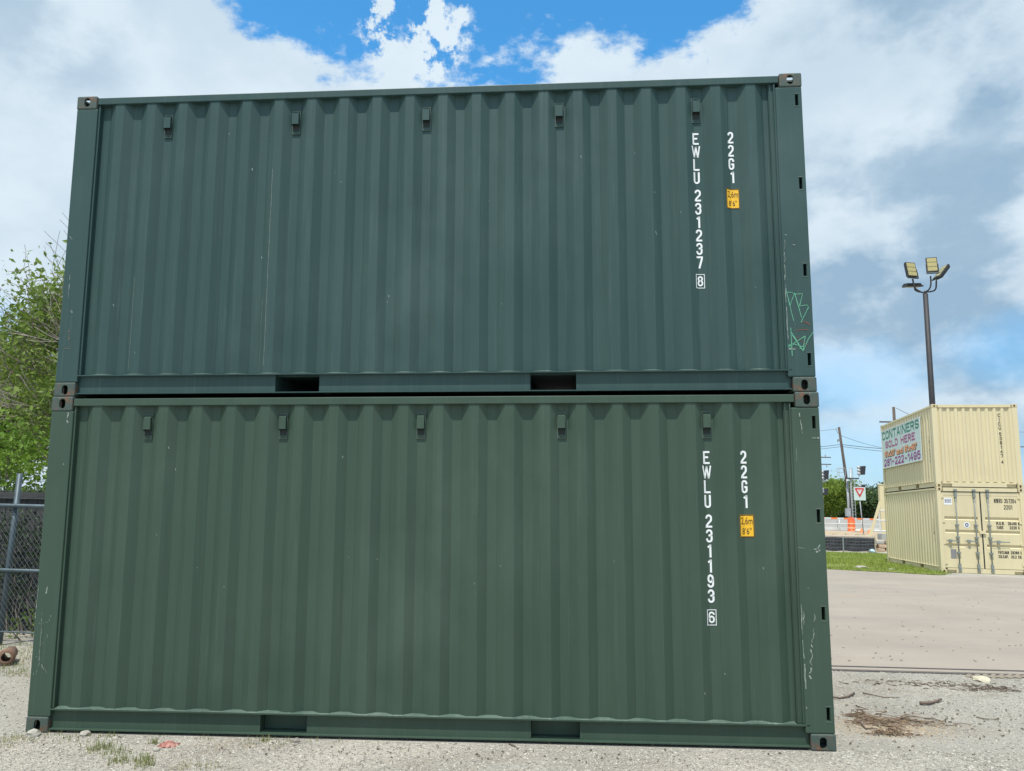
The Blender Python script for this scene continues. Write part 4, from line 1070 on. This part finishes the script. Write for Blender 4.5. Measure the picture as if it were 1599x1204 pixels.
for k, a in enumerate(arms):
    ctl = [Vector(hd(x, y, v - 459)) for x, y, v in a]; pts = []
    for i in range(len(ctl) - 1):                                  # smooth the bend
        p0 = ctl[max(0, i - 1)]; p1 = ctl[i]; p2 = ctl[i + 1]; p3 = ctl[min(len(ctl) - 1, i + 2)]
        for j in range(5):
            t = j / 5; pts.append(.5 * ((2 * p1) + (p2 - p0) * t + (2 * p0 - 5 * p1 + 4 * p2 - p3) * t * t + (3 * p1 - p0 - 3 * p2 + p3) * t ** 3))
    pts.append(ctl[-1])
    MB().tube(pts, .032, 8).build('bracket_arm', steel_d, mast, True)
def flood(cx, cy, cv, w_, h_, rz, rx):
    M = Matrix.Translation(hd(cx, cy, cv - 459)) @ Matrix.Rotation(rz, 4, 'Z') @ Matrix.Rotation(rx, 4, 'X')
    b = MB(); b.box(-w_ / 2, w_ / 2, .0, .10, -h_ / 2, h_ / 2)
    for i in range(7): x = -w_ / 2 + (i + .5) * w_ / 7; b.box(x - .006, x + .006, .1005, .16, -h_ / 2 + .03, h_ / 2 - .03)
    for s in (-1, 1): b.box(s * (w_ / 2 + .018) - .01, s * (w_ / 2 + .018) + .01, .0, .05, -h_ / 2 - .06, .02)
    b.box(-w_ / 2 - .028, w_ / 2 + .028, .0, .05, -h_ / 2 - .085, -h_ / 2 - .0605)
    b.map(lambda x, y, z: M @ Vector((x, y, z))); h = b.build('lamp_head', steel_d, mast)
    for i in range(3):
        z1 = h_ / 2 - .035 - i * (h_ - .05) / 3; z0 = z1 - (h_ - .05) / 3 + .022
        MB().box(-w_ / 2 + .03, w_ / 2 - .03, -.008, -.0005, z0, z1).map(lambda x, y, z: M @ Vector((x, y, z))).build('lens_panel', lamp_y, h)
flood(-20.5, -.12, 420.5, .45, .66, R(14), R(-12)); flood(9.5, -.2, 413.5, .42, .66, R(-12), R(-10))
flood(27, .10, 421, .45, .68, R(-82), R(-38)); flood(-10, .6, 441.5, .60, .60, R(178), R(78))

# ------------------------------------------------------------------ utility poles and wires
ins_m = mat('grey_insulator', (.22, .22, .23), rough=.5)
def bar(b, p, q, r, n=6): b.tube([tuple(p), tuple(q)], r, n)
UD = 92
pb, pt = at(1329, 800, UD), at(1310, 667, UD); g0 = gz(pb.x, pb.y); dirp = (pt - pb).normalized(); pb = pb - dirp * ((pb.z - g0) / dirp.z)
up1 = tag(empty('utility_pole', Matrix.Translation(pb)), 'leaning dark wooden utility pole behind the orange barrel', 'utility pole')
MB().tube([(0, 0, 0), tuple((pt - pb) * .5), tuple(pt - pb)], [.20, .17, .135], 10).build('shaft', wood_p, up1, True)
b = MB(); q = at(1308, 686, UD) - pb; bar(b, q, q + Vector((.45, 0, -.3)), .07); bar(b, q + Vector((0, 0, -.1)), q + Vector((.02, 0, -.35)), .06)
q = at(1305, 669.5, UD) - pb; bar(b, q, at(1309, 677, UD) - pb, .03); b.build('insulator_bracket', ins_m, up1)
p2 = at(1272, 700, UD + 25); z0 = gz(p2.x, p2.y); p2b = Vector((p2.x, p2.y, z0)); z1 = at(1272, 708, UD + 25).z + .5
up2 = tag(empty('utility_pole', Matrix.Translation(p2b)), 'utility pole with two crossarms showing past the right edge of the green stack', 'utility pole')
MB().tube([(0, 0, 0), (0, 0, z1 - z0)], [.17, .13], 10).build('shaft', wood_p, up2, True)
for v, n in ((713.5, 4), (724.5, 5)):
    a = at(1272, v, UD + 25) - p2b; c = at(1296, v, UD + 25) - p2b; a = a - (c - a); m_ = MB(); c.z = a.z
    m_.box(a.x, c.x, -.06, .06, a.z - .07, a.z + .07); arm = m_.build('crossarm', wood_p, up2)
    for i in range(n):
        x = a.x + (c.x - a.x) * (i + .3) / n; dz = .08 if v < 720 else -.45
        MB().tube([(x, 0, a.z + dz), (x, 0, a.z + dz + .32)], .06, 6).build('insulator', ins_m, arm)
p3 = at(1397, 660, 70); p3b = Vector((p3.x, p3.y, gz(p3.x, p3.y))); t3 = at(1397, 635, 70)
up3 = tag(empty('utility_pole', Matrix.Translation(p3b)), 'upright wooden utility pole rising behind the sales board', 'utility pole')
MB().tube([(0, 0, 0), (t3.x - p3b.x, 0, t3.z - p3b.z)], [.17, .12], 10).build('shaft', wood_p, up3, True)
a = at(1374, 658.5, 70) - p3b; MB().box(a.x, a.x + 2.7, -.05, .05, a.z - .06, a.z + .06).build('crossarm', wood_p, up3)
cable_m = mat('black_cable', (.03, .03, .035), rough=.7)
def wire(name, A, B, sag, r, label):
    A, B = Vector(A), Vector(B); pts = [(A + (B - A) * (i / 24)) - Vector((0, 0, sag * 4 * (i / 24) * (1 - i / 24))) - A for i in range(25)]
    o = MB().tube(pts, r, 4, False).build(name, cable_m, None, True); o.location = A; return tag(o, label, 'power line')
wire('overhead_wire', at(1120, 686, UD), at(1310, 669.5, UD), .1, .022, 'overhead wire running left from the head of the leaning pole')
wire('overhead_wire', at(1313, 680, UD), at(1520, 700, 75), 1.0, .022, 'upper overhead wire sagging from the leaning pole to the sales board')
wire('overhead_wire', at(1100, 703, UD), at(1313, 694, UD), .35, .035, 'upper of two thick wires left of the leaning pole')
wire('overhead_wire', at(1100, 706, UD), at(1313, 697.5, UD), .35, .028, 'lower of two thick wires left of the leaning pole')
wire('overhead_wire', at(1313, 694, UD), at(1560, 704, 80), .35, .035, 'upper of two thick wires right of the leaning pole')
wire('overhead_wire', at(1313, 697, UD), at(1560, 711, 80), .35, .028, 'lower of two thick wires right of the leaning pole')
wire('overhead_wire', at(1180, 723, UD), at(1480, 776, 88), .8, .026, 'low wire crossing behind the signal masts')
wire('overhead_wire', at(1399, 637, 70), at(1650, 700, 62), .9, .022, 'wire dropping right from the top of the upright pole')
wire('overhead_wire', at(1500, 692, 84), at(1700, 696, 84), .3, .028, 'wire in the sky right of the upper cream container, the lower')
wire('overhead_wire', at(1500, 669, 84), at(1700, 672, 84), .3, .018, 'wire in the sky right of the upper cream container, the upper')

# ------------------------------------------------------------------ railway signals
grey_al = mat('grey_aluminium', (.42, .43, .44), (.34, .35, .36), 3, rough=.5, metal=.3)
sig_black = mat('signal_black', (.022, .024, .03), rough=.6)
def signal_head(P, c, base, w_=.80, h_=1.15, n=3):
    q = c - base; x, y, z = q
    b = MB(); k = len(b.v)
    b.v += [(x - w_ * .32, y + .05, z - h_ * .42), (x + w_ * .42, y + .05, z - h_ * .38), (x + w_ * .56, y + .05, z + h_ * .48), (x - w_ * .34, y + .05, z + h_ * .42),
            (x - w_ * .32, y + .12, z - h_ * .42), (x + w_ * .42, y + .12, z - h_ * .38), (x + w_ * .56, y + .12, z + h_ * .48), (x - w_ * .34, y + .12, z + h_ * .42)]
    b.f += [(0, 1, 2, 3), (7, 6, 5, 4), (0, 4, 5, 1), (1, 5, 6, 2), (2, 6, 7, 3), (3, 7, 4, 0)]
    bp = b.build('backplate', sig_black, P)
    for i in range(n):
        zz = z + h_ * (.30 - .30 * i)
        MB().tube([(x - w_ * .34, y + .14, zz), (x - w_ * .34 - .02, y - .10, zz)], [.15, .17], 10).build('lamp_housing', grey_al, bp, True)
    MB().tube([(x - w_ * .30, y + .1, z + h_ * .45), (x - w_ * .30, y + .1, z - h_ * .62)], .045, 6).build('bracket', grey_al, bp)
SD = 84
def mast_at(u, v, name, label, vt):
    p = at(u, 800, SD); b_ = Vector((p.x, p.y, gz(p.x, p.y))); r = tag(empty(name, Matrix.Translation(b_)), label, 'railway signal'); t = at(u, vt, SD)
    MB().tube([(0, 0, 0), (t.x - b_.x, 0, t.z - b_.z)], .10, 8).build('mast', grey_al, r, True); return r, b_
s1, s1b = mast_at(1285.5, 800, 'railway_signal', 'signal mast with two black heads at the right edge of the green stack', 738)
signal_head(s1, at(1288.5, 742, SD), s1b); signal_head(s1, at(1288, 768, SD), s1b, .7, .8, 2)
b = MB(); q = at(1287, 751, SD) - s1b; b.box(q.x - .3, q.x + .35, -.1, .1, q.z - .12, q.z + .05); b.build('junction_box', grey_al, s1)
s2, s2b = mast_at(1331.5, 800, 'railway_signal', 'signal mast with ladder, cage frames and two black heads behind the yield sign', 731)
m2 = at(1328, 800, SD) - s2b
MB().tube([(m2.x, .5, 0), (m2.x, .5, (at(1328, 746, SD) - s2b).z)], .13, 8).build('mast', grey_al, s2, True)
b = MB()
def rr_(u0, v0, u1, v1, d=.0):
    p, q = at(u0, v0, SD) - s2b, at(u1, v1, SD) - s2b
    for A, B in (((p.x, p.z), (q.x, p.z)), ((q.x, p.z), (q.x, q.z)), ((q.x, q.z), (p.x, q.z)), ((p.x, q.z), (p.x, p.z))): b.tube([(A[0], d, A[1]), (B[0], d, B[1])], .028, 5)
rr_(1314, 730, 1323.5, 744); rr_(1330.5, 730, 1335, 746); rr_(1314, 730, 1323.5, 737, .6)
b.build('cage_frame', grey_al, s2)
b = MB(); p, q = at(1325, 746.5, SD) - s2b, at(1343, 746.5, SD) - s2b; b.box(p.x, q.x, -.25, .25, p.z - .07, p.z + .05); b.build('platform', steel_d, s2)
b = MB(); z0_, z1_ = 0, (at(1333, 747, SD) - s2b).z
for u in (1329.5, 1334.5): x = (at(u, 800, SD) - s2b).x; b.tube([(x, -.3, z0_), (x, -.3, z1_)], .03, 5)
xa, xb = (at(1329.5, 800, SD) - s2b).x, (at(1334.5, 800, SD) - s2b).x
for i in range(16): z = z1_ * (i + .5) / 16; b.tube([(xa, -.3, z), (xb, -.3, z)], .02, 4)
b.build('ladder', grey_al, s2)
signal_head(s2, at(1345.5, 735, SD), s2b, .85, 1.1); signal_head(s2, at(1346.5, 762, SD), s2b, .7, .8, 2)
b = MB(); q = at(1325.5, 799, SD) - s2b; b.box(q.x - .25, q.x + .2, -.1, .4, q.z - .5, q.z + .35); b.build('relay_box', grey_al, s2)
cr = at(1343, 747, SD) - s2b; MB().tube([(0, 0, cr.z), (cr.x, 0, cr.z)], .04, 6).build('outrigger', grey_al, s2)

# ------------------------------------------------------------------ works area behind the silt fence
sign_red = mat('sign_red', (.58, .035, .045), (.5, .03, .04), 3, rough=.45)
sign_white = mat('sign_white', (.60, .61, .60), rough=.45)
sign_back = mat('pale_sign_panel', (.50, .62, .60), rough=.5)
YD = 52.0
yb = at(1348.5, 829, YD); yb.z = gz(yb.x, yb.y); yt = at(1345, 770, YD)
ys_ = tag(empty('yield_sign', Matrix.Translation(yb)), 'red and white triangular yield sign on a thin grey post', 'road sign')
MB().tube([(0, 0, 0), (yt.x - yb.x, 0, yt.z - yb.z)], .035, 6).build('post', grey_al, ys_, True)
s = YD / FPX; c = at(1345.5, 770, YD) - yb
MB().box(c.x - 9 * s, c.x + 9 * s, -.062, -.050, c.z - 11 * s, c.z + 9.5 * s).build('sign_panel', sign_back, ys_)
def tri(b, cx, zt, w_, h_, y0, y1, cut_=.06):
    # downward triangle with clipped corners, with thickness
    pts = [(-w_ / 2 + cut_, zt), (w_ / 2 - cut_, zt), (w_ / 2 - cut_ * .4, zt - cut_ * .9), (cut_ * .5, zt - h_ + cut_ * .3), (-cut_ * .5, zt - h_ + cut_ * .3), (-w_ / 2 + cut_ * .4, zt - cut_ * .9)]
    k = len(b.v); n = len(pts)
    for y in (y0, y1): b.v += [(cx + x, y, z) for x, z in pts]
    b.f.append(tuple(k + i for i in range(n))[::-1]); b.f.append(tuple(k + n + i for i in range(n)))
    for i in range(n): j = (i + 1) % n; b.f.append((k + i, k + j, k + n + j, k + n + i))
cx = c.x - .2 * s; zt = (at(1345, 761.5, YD) - yb).z
b = MB(); tri(b, cx, zt + .02, 16.4 * s, 15.6 * s, -.072, -.064); b.build('border', sign_white, ys_)
b = MB(); tri(b, cx, zt - .012, 15.2 * s, 14.2 * s, -.080, -.073); b.build('triangle', sign_red, ys_)
b = MB(); tri(b, cx, zt - 2.6 * s, 8.6 * s, 7.8 * s, -.088, -.081, .03); b.build('centre', sign_white, ys_)
b = MB(); text(b, 'YIELD', cx - 2.4 * s, cx + 2.4 * s, zt - 3.2 * s, zt - 4.8 * s, .01, -.0895); b.build('lettering', sign_red, ys_)

orange = mat('barrel_orange', (.80, .13, .035), (.72, .11, .03), 4, rough=.5)
cone_o = mat('cone_orange', (.85, .20, .05), rough=.5)
refl = mat('reflective_band', (.85, .42, .22), rough=.4)
bb = ground(1330, 830); BD = (bb - CAM).dot(CF); bsz = BD / FPX
brl = tag(empty('traffic_barrel', Matrix.Translation((bb.x, bb.y, gz(bb.x, bb.y)))), 'orange traffic barrel with pale bands standing before the concrete barrier', 'traffic barrel')
bh = 21.0 * bsz; br = 5.9 * bsz
MB().lathe(((0, 0), (br * 1.12, 0), (br * 1.12, bh * .05), (br, bh * .055), (br * .97, bh * .30), (br * .94, bh * .31), (br * .93, bh * .62), (br * .90, bh * .63), (br * .86, bh * .95), (br * .8, bh), (0, bh)), 20).build('drum', orange, brl, True)
for f0, f1, k in ((.18, .29, .985), (.50, .60, .955)): MB().lathe(((br * k, bh * f0), (br * k + .012, bh * f0), (br * (k - .006) + .012, bh * f1), (br * (k - .006), bh * f1)), 20).build('band', refl, brl, True)
MB().tube([(-br * .3, 0, bh), (-br * .3, 0, bh * 1.06), (br * .3, 0, bh * 1.06), (br * .3, 0, bh)], .02, 5).build('handle', orange, brl)
for (u, v, k, lb) in ((1345.5, 832, 6.5, 'small orange traffic cone lying left of the yield sign post'), (1357.5, 833, 6.5, 'small orange traffic cone at the foot of the white slanting frame')):
    p = ground(u, v); s_ = (p - CAM).dot(CF) / FPX * k
    o = tag(empty('traffic_cone', Matrix.Translation((p.x, p.y, gz(p.x, p.y)))), lb, 'traffic cone')
    MB().box(-s_ * .6, s_ * .6, -s_ * .6, s_ * .6, 0, s_ * .12).build('base', cone_o, o)
    MB().lathe(((s_ * .45, s_ * .12), (s_ * .10, s_ * 1.0), (0, s_ * 1.0)), 14).build('cone', cone_o, o, True)
p = ground(1340, 831); q = (p - CAM).dot(CF) / FPX
sb = bevel_box(-4 * q, 4 * q, -.25, .25, 0, 4 * q, .08, 3); o = link('sandbag', bm_mesh(sb, 'sandbag', mat('pale_bag', (.62, .58, .50), rough=.9), True)); o.location = (p.x, p.y, gz(p.x, p.y)); tag(o, 'pale sandbag between the orange barrel and the yield sign', 'sandbag')

# concrete barriers
conc_b = mat('barrier_concrete', (.36, .36, .34), (.45, .44, .41), 1.2, rough=.9, layers=(((.5, .28, .24), .9, (1, 1, 1), .62, .75, .45),))
bar_me = None
wb_ = ground(1330, 829.5); BDist = wb_.y + 1.2
def barrier_mesh(l_):
    b = MB(); pr = ((-.30, 0), (-.30, .08), (-.19, .32), (-.10, .95), (.10, .95), (.19, .32), (.30, .08), (.30, 0)); k = 0
    for x in (-l_ / 2, l_ / 2): b.v += [(x, y, z * 1.0) for y, z in pr]
    n = len(pr)
    for i in range(n): j = (i + 1) % n; b.f.append((i, j, n + j, n + i))
    b.f.append(tuple(range(n))); b.f.append(tuple(range(n, 2 * n))[::-1]); b.box(-l_ / 2 + .5, -l_ / 2 + .9, -.305, -.2995, 0, .06); 
    me = bpy.data.meshes.new('concrete_barrier'); me.from_pydata(b.v, [], b.f); me.materials.append(conc_b); return me
bl_ = 3.66; bm_ = barrier_mesh(bl_ - .03)
x0 = at(1306.5, 820, (Vector((0, BDist, 0)) - CAM).dot(CF) + 1.0).x
x0 = CAM.x + (BDist - CAM.y) * (ray(1306.5, 820).x / ray(1306.5, 820).y)
lbs = ['concrete barrier section showing just right of the green stack', 'concrete barrier section behind the orange barrel', 'concrete barrier section behind the foot of the white slanting frame', 'concrete barrier section half hidden behind the cream stack']
for i, lb in enumerate(lbs):
    o = link('concrete_barrier', bm_); x = x0 + (i - .5) * bl_; o.location = (x, BDist, gz(x, BDist) - .02); o.rotation_euler = (0, 0, R((-.4, .3, -.2, .5)[i])); tag(o, lb, 'barrier', 'row of concrete barriers')
# orange and white works rail above the barriers, white pipe rail in front
rl = tag(empty('works_barricade', Matrix.Translation((x0, BDist + 4, gz(x0, BDist + 4)))), 'long low orange and white works barricade behind the concrete barriers', 'barricade')
zr = CAM.z + (BDist + 4 - CAM.y) * ray(1330, 810).z / ray(1330, 810).y - gz(x0, BDist + 4)
for i in range(18):
    x = -3 + i * .55; MB().box(x, x + .548, -.03, .03, zr - .07, zr + .07).build('board', cone_o if i % 2 else sign_white, rl)
for i in range(6): MB().box(-2.6 + i * 1.9, -2.5 + i * 1.9, -.02, .0, 0, zr - .072).build('leg', sign_white, rl)
dk_m = mat('dark_works_clutter', (.16, .10, .08), (.08, .06, .06), 3, rough=.9)
wr = tag(empty('white_rail', Matrix.Translation((x0, BDist - .9, gz(x0, BDist - .9)))), 'thin white rail on short posts running before the concrete barriers', 'railing')
yy = BDist - .9; zr = CAM.z + (yy - CAM.y) * ray(1330, 818.5).z / ray(1330, 818.5).y - gz(x0, yy)
MB().tube([(-3, 0, zr), (5.8, 0, zr + .02)], .035, 6).build('rail', sign_white, wr, True)
for x in (-.05, 1.7, 4.0): MB().tube([(x, .02, 0), (x, .02, zr + .35)], .03, 6).build('post', sign_white, wr, True)

# white slanting frame at the left of the cream stack
FD = 50.0
fb_ = at(1358, 829, FD); fb_.z = gz(fb_.x, fb_.y)
fr = tag(empty('slanting_frame', Matrix.Translation(fb_)), 'cream white slanting steel frame with rungs beside the cream stack', 'frame')
def F(u, v): q = at(u, v, FD) - fb_; return Vector((q.x, 0, q.z))
b = MB(); pb0 = F(1358, 828); pb0.z = 0; pt0 = F(1377, 783); b.tube([pb0, pt0], .10, 4); b.build('slanting_beam', cream, fr)
for v, u0 in ((812.5, 1365), (829, 1359), (797, 1371)): 
    b = MB(); a_, c_ = F(u0, v), F(1384, v); a_.z = max(a_.z, .05); c_.z = a_.z; b.tube([a_, c_], .05, 6); b.build('rung', sign_white, fr)
b = MB(); a_, c_ = F(1373, 797), F(1375, 829); c_.z = 0; b.tube([c_, a_], .06, 5); b.tube([F(1371, 800), F(1366, 812)], .04, 5); b.build('brace', sign_white, fr)
yb2 = tag(empty('tall_cream_post', Matrix.Translation((fb_.x + .95, fb_.y + 2, gz(fb_.x, fb_.y + 2)))), 'square cream post top showing left of the cream stack', 'post')
q = at(1378, 757, FD + 2) ; b = MB().box(q.x - fb_.x - .95 - .12, q.x - fb_.x - .95 + .2, -.15, .15, 0, q.z - gz(fb_.x, fb_.y + 2)); b.build('shaft', cream, yb2)
MB().box(q.x - fb_.x - .95 - .15, q.x - fb_.x - .95 + .23, -.18, .18, q.z - gz(fb_.x, fb_.y + 2) + .001, q.z - gz(fb_.x, fb_.y + 2) + .06).build('cap', cream, yb2)

# black silt fence with end post, sandstone blocks and a block
silt_m = mat('black_silt_fabric', (.022, .024, .028), (.05, .052, .058), 5, (1, 1, 4), rough=.6, bump=.6, bscale=6, bdist=.04)
g1, g2 = ground(1283, 864), ground(1366, 862); SY = g2.y
sf = tag(empty('silt_fence', Matrix.Translation((g1.x, SY, gz(g1.x, SY)))), 'low black silt fence with wire backing at the far edge of the grass', 'silt fence')
Ls = CAM.x + (SY - CAM.y) * ray(1366, 862).x / ray(1366, 862).y - g1.x; sh = (SY - CAM.y) / FPX * 20.5
b = MB(); n = 60
for i in range(n + 1):
    x = -6 + (Ls + 6) * i / n; y = .04 * math.sin(i * .9) + .03 * noise.noise((i * .3, 0, 0)); b.v += [(x, y, -.02), (x, y * .5 + .03 * math.sin(i * 1.7), sh * .5), (x, y * .3, sh - .02 * abs(math.sin(i * .4)))]
for i in range(n):
    for j in range(2): k = i * 3 + j; b.f.append((k, k + 3, k + 4, k + 1))
b.build('fabric', silt_m, sf)
b = MB()
for z in (.25, .5, .72, .93): b.tube([(-6, -.08, sh * z), (Ls, -.08, sh * z)], .009, 4, False)
for i in range(60): x = -6 + (Ls + 6) * i / 60; b.tube([(x, -.075, 0), (x, -.075, sh * .95)], .004, 3, False)
b.build('wire_backing', mat('dull_wire', (.15, .16, .17), rough=.6), sf)
for k in range(8): x = Ls - k * 1.6; MB().box(x - .03, x + .03, -.14, -.085, 0, sh * 1.02).build('stake', mat('wood_stake', (.35, .30, .22), rough=.9) if k == 0 else galv, sf)
lip_m = mat('pale_concrete_lip', (.50, .42, .33), rough=.9)
b = MB().box(-6, Ls + .1, .12, 1.6, sh - .10, sh + .06); b.build('bank_lip', lip_m, sf)
sand_s = mat('sandstone', (.42, .30, .20), (.50, .38, .27), 3, rough=.95, bump=.5, bscale=12, bdist=.03)
rw = tag(empty('rubble_wall', Matrix.Translation((g1.x + Ls + .55, SY + .25, gz(g1.x + Ls, SY)))), 'short wall of tan sandstone blocks between the silt fence and the cream stack', 'wall')
r_ = random.Random(4)
for row in range(3):
    for i in range(4):
        sx, szz = r_.uniform(.36, .46), .20
        bm = bevel_box(-sx / 2, sx / 2, -.18, .18, 0, szz - .02, .03, 1)
        for q in bm.verts: q.co += Vector((noise.noise(q.co * 5 + Vector((i, row, 0))), noise.noise(q.co * 5 + Vector((9, i, row))), noise.noise(q.co * 5 + Vector((3, i, row)))) ) * .03
        o = link('stone_block', bm_mesh(bm, 'stone_block', sand_s if row < 2 or i else conc_b), rw); o.location = (-.2 + i * .46 + (row % 2) * .1, r_.uniform(-.08, .08), row * szz)
bmk = MB().box(-.1, 1.3, -.1, .5, .62, .92).build('concrete_block', conc_b, rw)
r_ = random.Random(6)
# clods on the bank, litter in the grass
V = MB()
for i in range(260):
    x = r_.uniform(g1.x - 4, g1.x + Ls + 3); y = r_.uniform(SY + 1.8, SY + 18); s_ = r_.uniform(.06, .26); z = gz(x, y); q = len(V.v)
    for (p_, w_, h_) in ((1, 0, 0), (-.5, .87, 0), (-.5, -.87, 0), (0, 0, .6), (0, 0, -.6)): V.v.append((x + p_ * s_ * r_.uniform(.7, 1.8), y + w_ * s_, z + h_ * s_ + .02))
    V.f += [tuple(q + k for k in f) for f in ((0, 1, 3), (1, 2, 3), (2, 0, 3), (1, 0, 4), (2, 1, 4), (0, 2, 4))]
tag(V.build('dirt_clods', dirt_m), 'clods of tan earth on the bank behind the silt fence', kind='stuff')
p = ground(1362, 863); bm = bmesh.new(); bmesh.ops.create_icosphere(bm, subdivisions=2, radius=.16)
for q in bm.verts: q.co *= 1 + .5 * noise.noise(q.co * 9); q.co.z *= .6
o = link('plastic_bag', bm_mesh(bm, 'plastic_bag', mat('pale_blue_plastic', (.42, .58, .62), rough=.4))); o.location = (p.x, p.y, gz(p.x, p.y) + .08); tag(o, 'crumpled pale blue plastic bag in the grass by the silt fence', 'litter')

# ------------------------------------------------------------------ far trees
def far_tree(u, dist, w_, h_, seed, lm, label, n=6, size=.45, base=None):
    p = at(u, 800, dist)
    return make_tree('tree', label, (p.x, p.y, gz(p.x, p.y)), h_ * .42, (w_, w_, h_), n, size, seed, lm, group='trees beyond the works area', levels=3, spread=size * 1.1, trunk_r=.25)
far_tree(1299, 96, 3.6, 5.2, 31, leaf_c, 'yellow green bushy tree beside the leaning pole', 22, .34)
far_tree(1276, 100, 3.0, 3.8, 32, leaf_c, 'yellow green tree mostly hidden by the green stack', 16, .36)
far_tree(1325, 128, 4.5, 4.8, 33, leaf_d, 'dark green tree straight behind the leaning pole', 14, .5)
far_tree(1362, 125, 4.6, 4.9, 34, leaf_d, 'dark green tree right of the yield sign', 14, .5)
far_tree(1345, 140, 5.5, 4.4, 35, leaf_d, 'low dark tree behind the yield sign', 14, .5)
far_tree(1386, 132, 5.0, 6.6, 36, leaf_d, 'taller dark tree behind the left edge of the cream stack', 14, .5)
tl = MB(); r_ = random.Random(8); ptsl = []
for i in range(3200):
    x = r_.uniform(-170, 300); ptsl.append(Vector((x, 170 + r_.uniform(-4, 4), gz(x, 170) + r_.uniform(0, 4.2 + 1.5 * noise.noise((x * .06, 0, 0))))))
leaves(tl, ptsl, 11, 1.5, r_, 1.0); tag(tl.build('distant_woods', leaf_d), 'low dark line of woods on the horizon', kind='stuff')

# ------------------------------------------------------------------ loose pieces of a part become parts of their own
def split_loose(o, name=None):
    me = o.data; n = len(me.vertices); par = list(range(n))
    def find(i):
        while par[i] != i: par[i] = par[par[i]]; i = par[i]
        return i
    for e in me.edges: a, c = find(e.vertices[0]), find(e.vertices[1]); par[a] = c
    groups = {}
    for p in me.polygons: groups.setdefault(find(p.vertices[0]), []).append(p)
    if len(groups) < 2: return
    for ps in groups.values():
        ids = sorted({v for p in ps for v in p.vertices}); mp = {v: i for i, v in enumerate(ids)}
        nm = bpy.data.meshes.new(name or me.name.split('.')[0]); nm.from_pydata([me.vertices[i].co[:] for i in ids], [], [[mp[v] for v in p.vertices] for p in ps])
        for m_ in me.materials: nm.materials.append(m_)
        if ps[0].use_smooth: nm.polygons.foreach_set('use_smooth', [True] * len(nm.polygons))
        q = bpy.data.objects.new(nm.name, nm); col.objects.link(q); q.parent = o.parent; q.location = o.location[:]; q.rotation_euler = o.rotation_euler[:]; q.scale = o.scale[:]
        for ch in list(o.children): ch.parent = q
    bpy.data.objects.remove(o)
SPLIT = {'side_flange': 0, 'rod_keeper': 0, 'cross_members': 'cross_member', 'screw': 0, 'hinge_notch_rim': 0, 'door_gasket': 0, 'hinge': 0, 'handle': 0, 'cage_frame': 'cage_bar', 'lettering': 0, 'clamp': 0, 'insulator_bracket': 0, 'graffiti': 0}
for o in list(col.objects):
    nm = o.name.split('.')[0]
    if nm in ('paint_scrape', 'rust_scrape', 'graffiti', 'sticker_print', 'weld_lip', 'wire_backing', 'fork_pocket'): o['kind'] = 'stuff' if nm != 'fork_pocket' else ''
    if nm == 'fork_pocket': del o['kind']
    if nm in SPLIT and nm != 'graffiti' and o.type == 'MESH': split_loose(o, SPLIT[nm] or None)
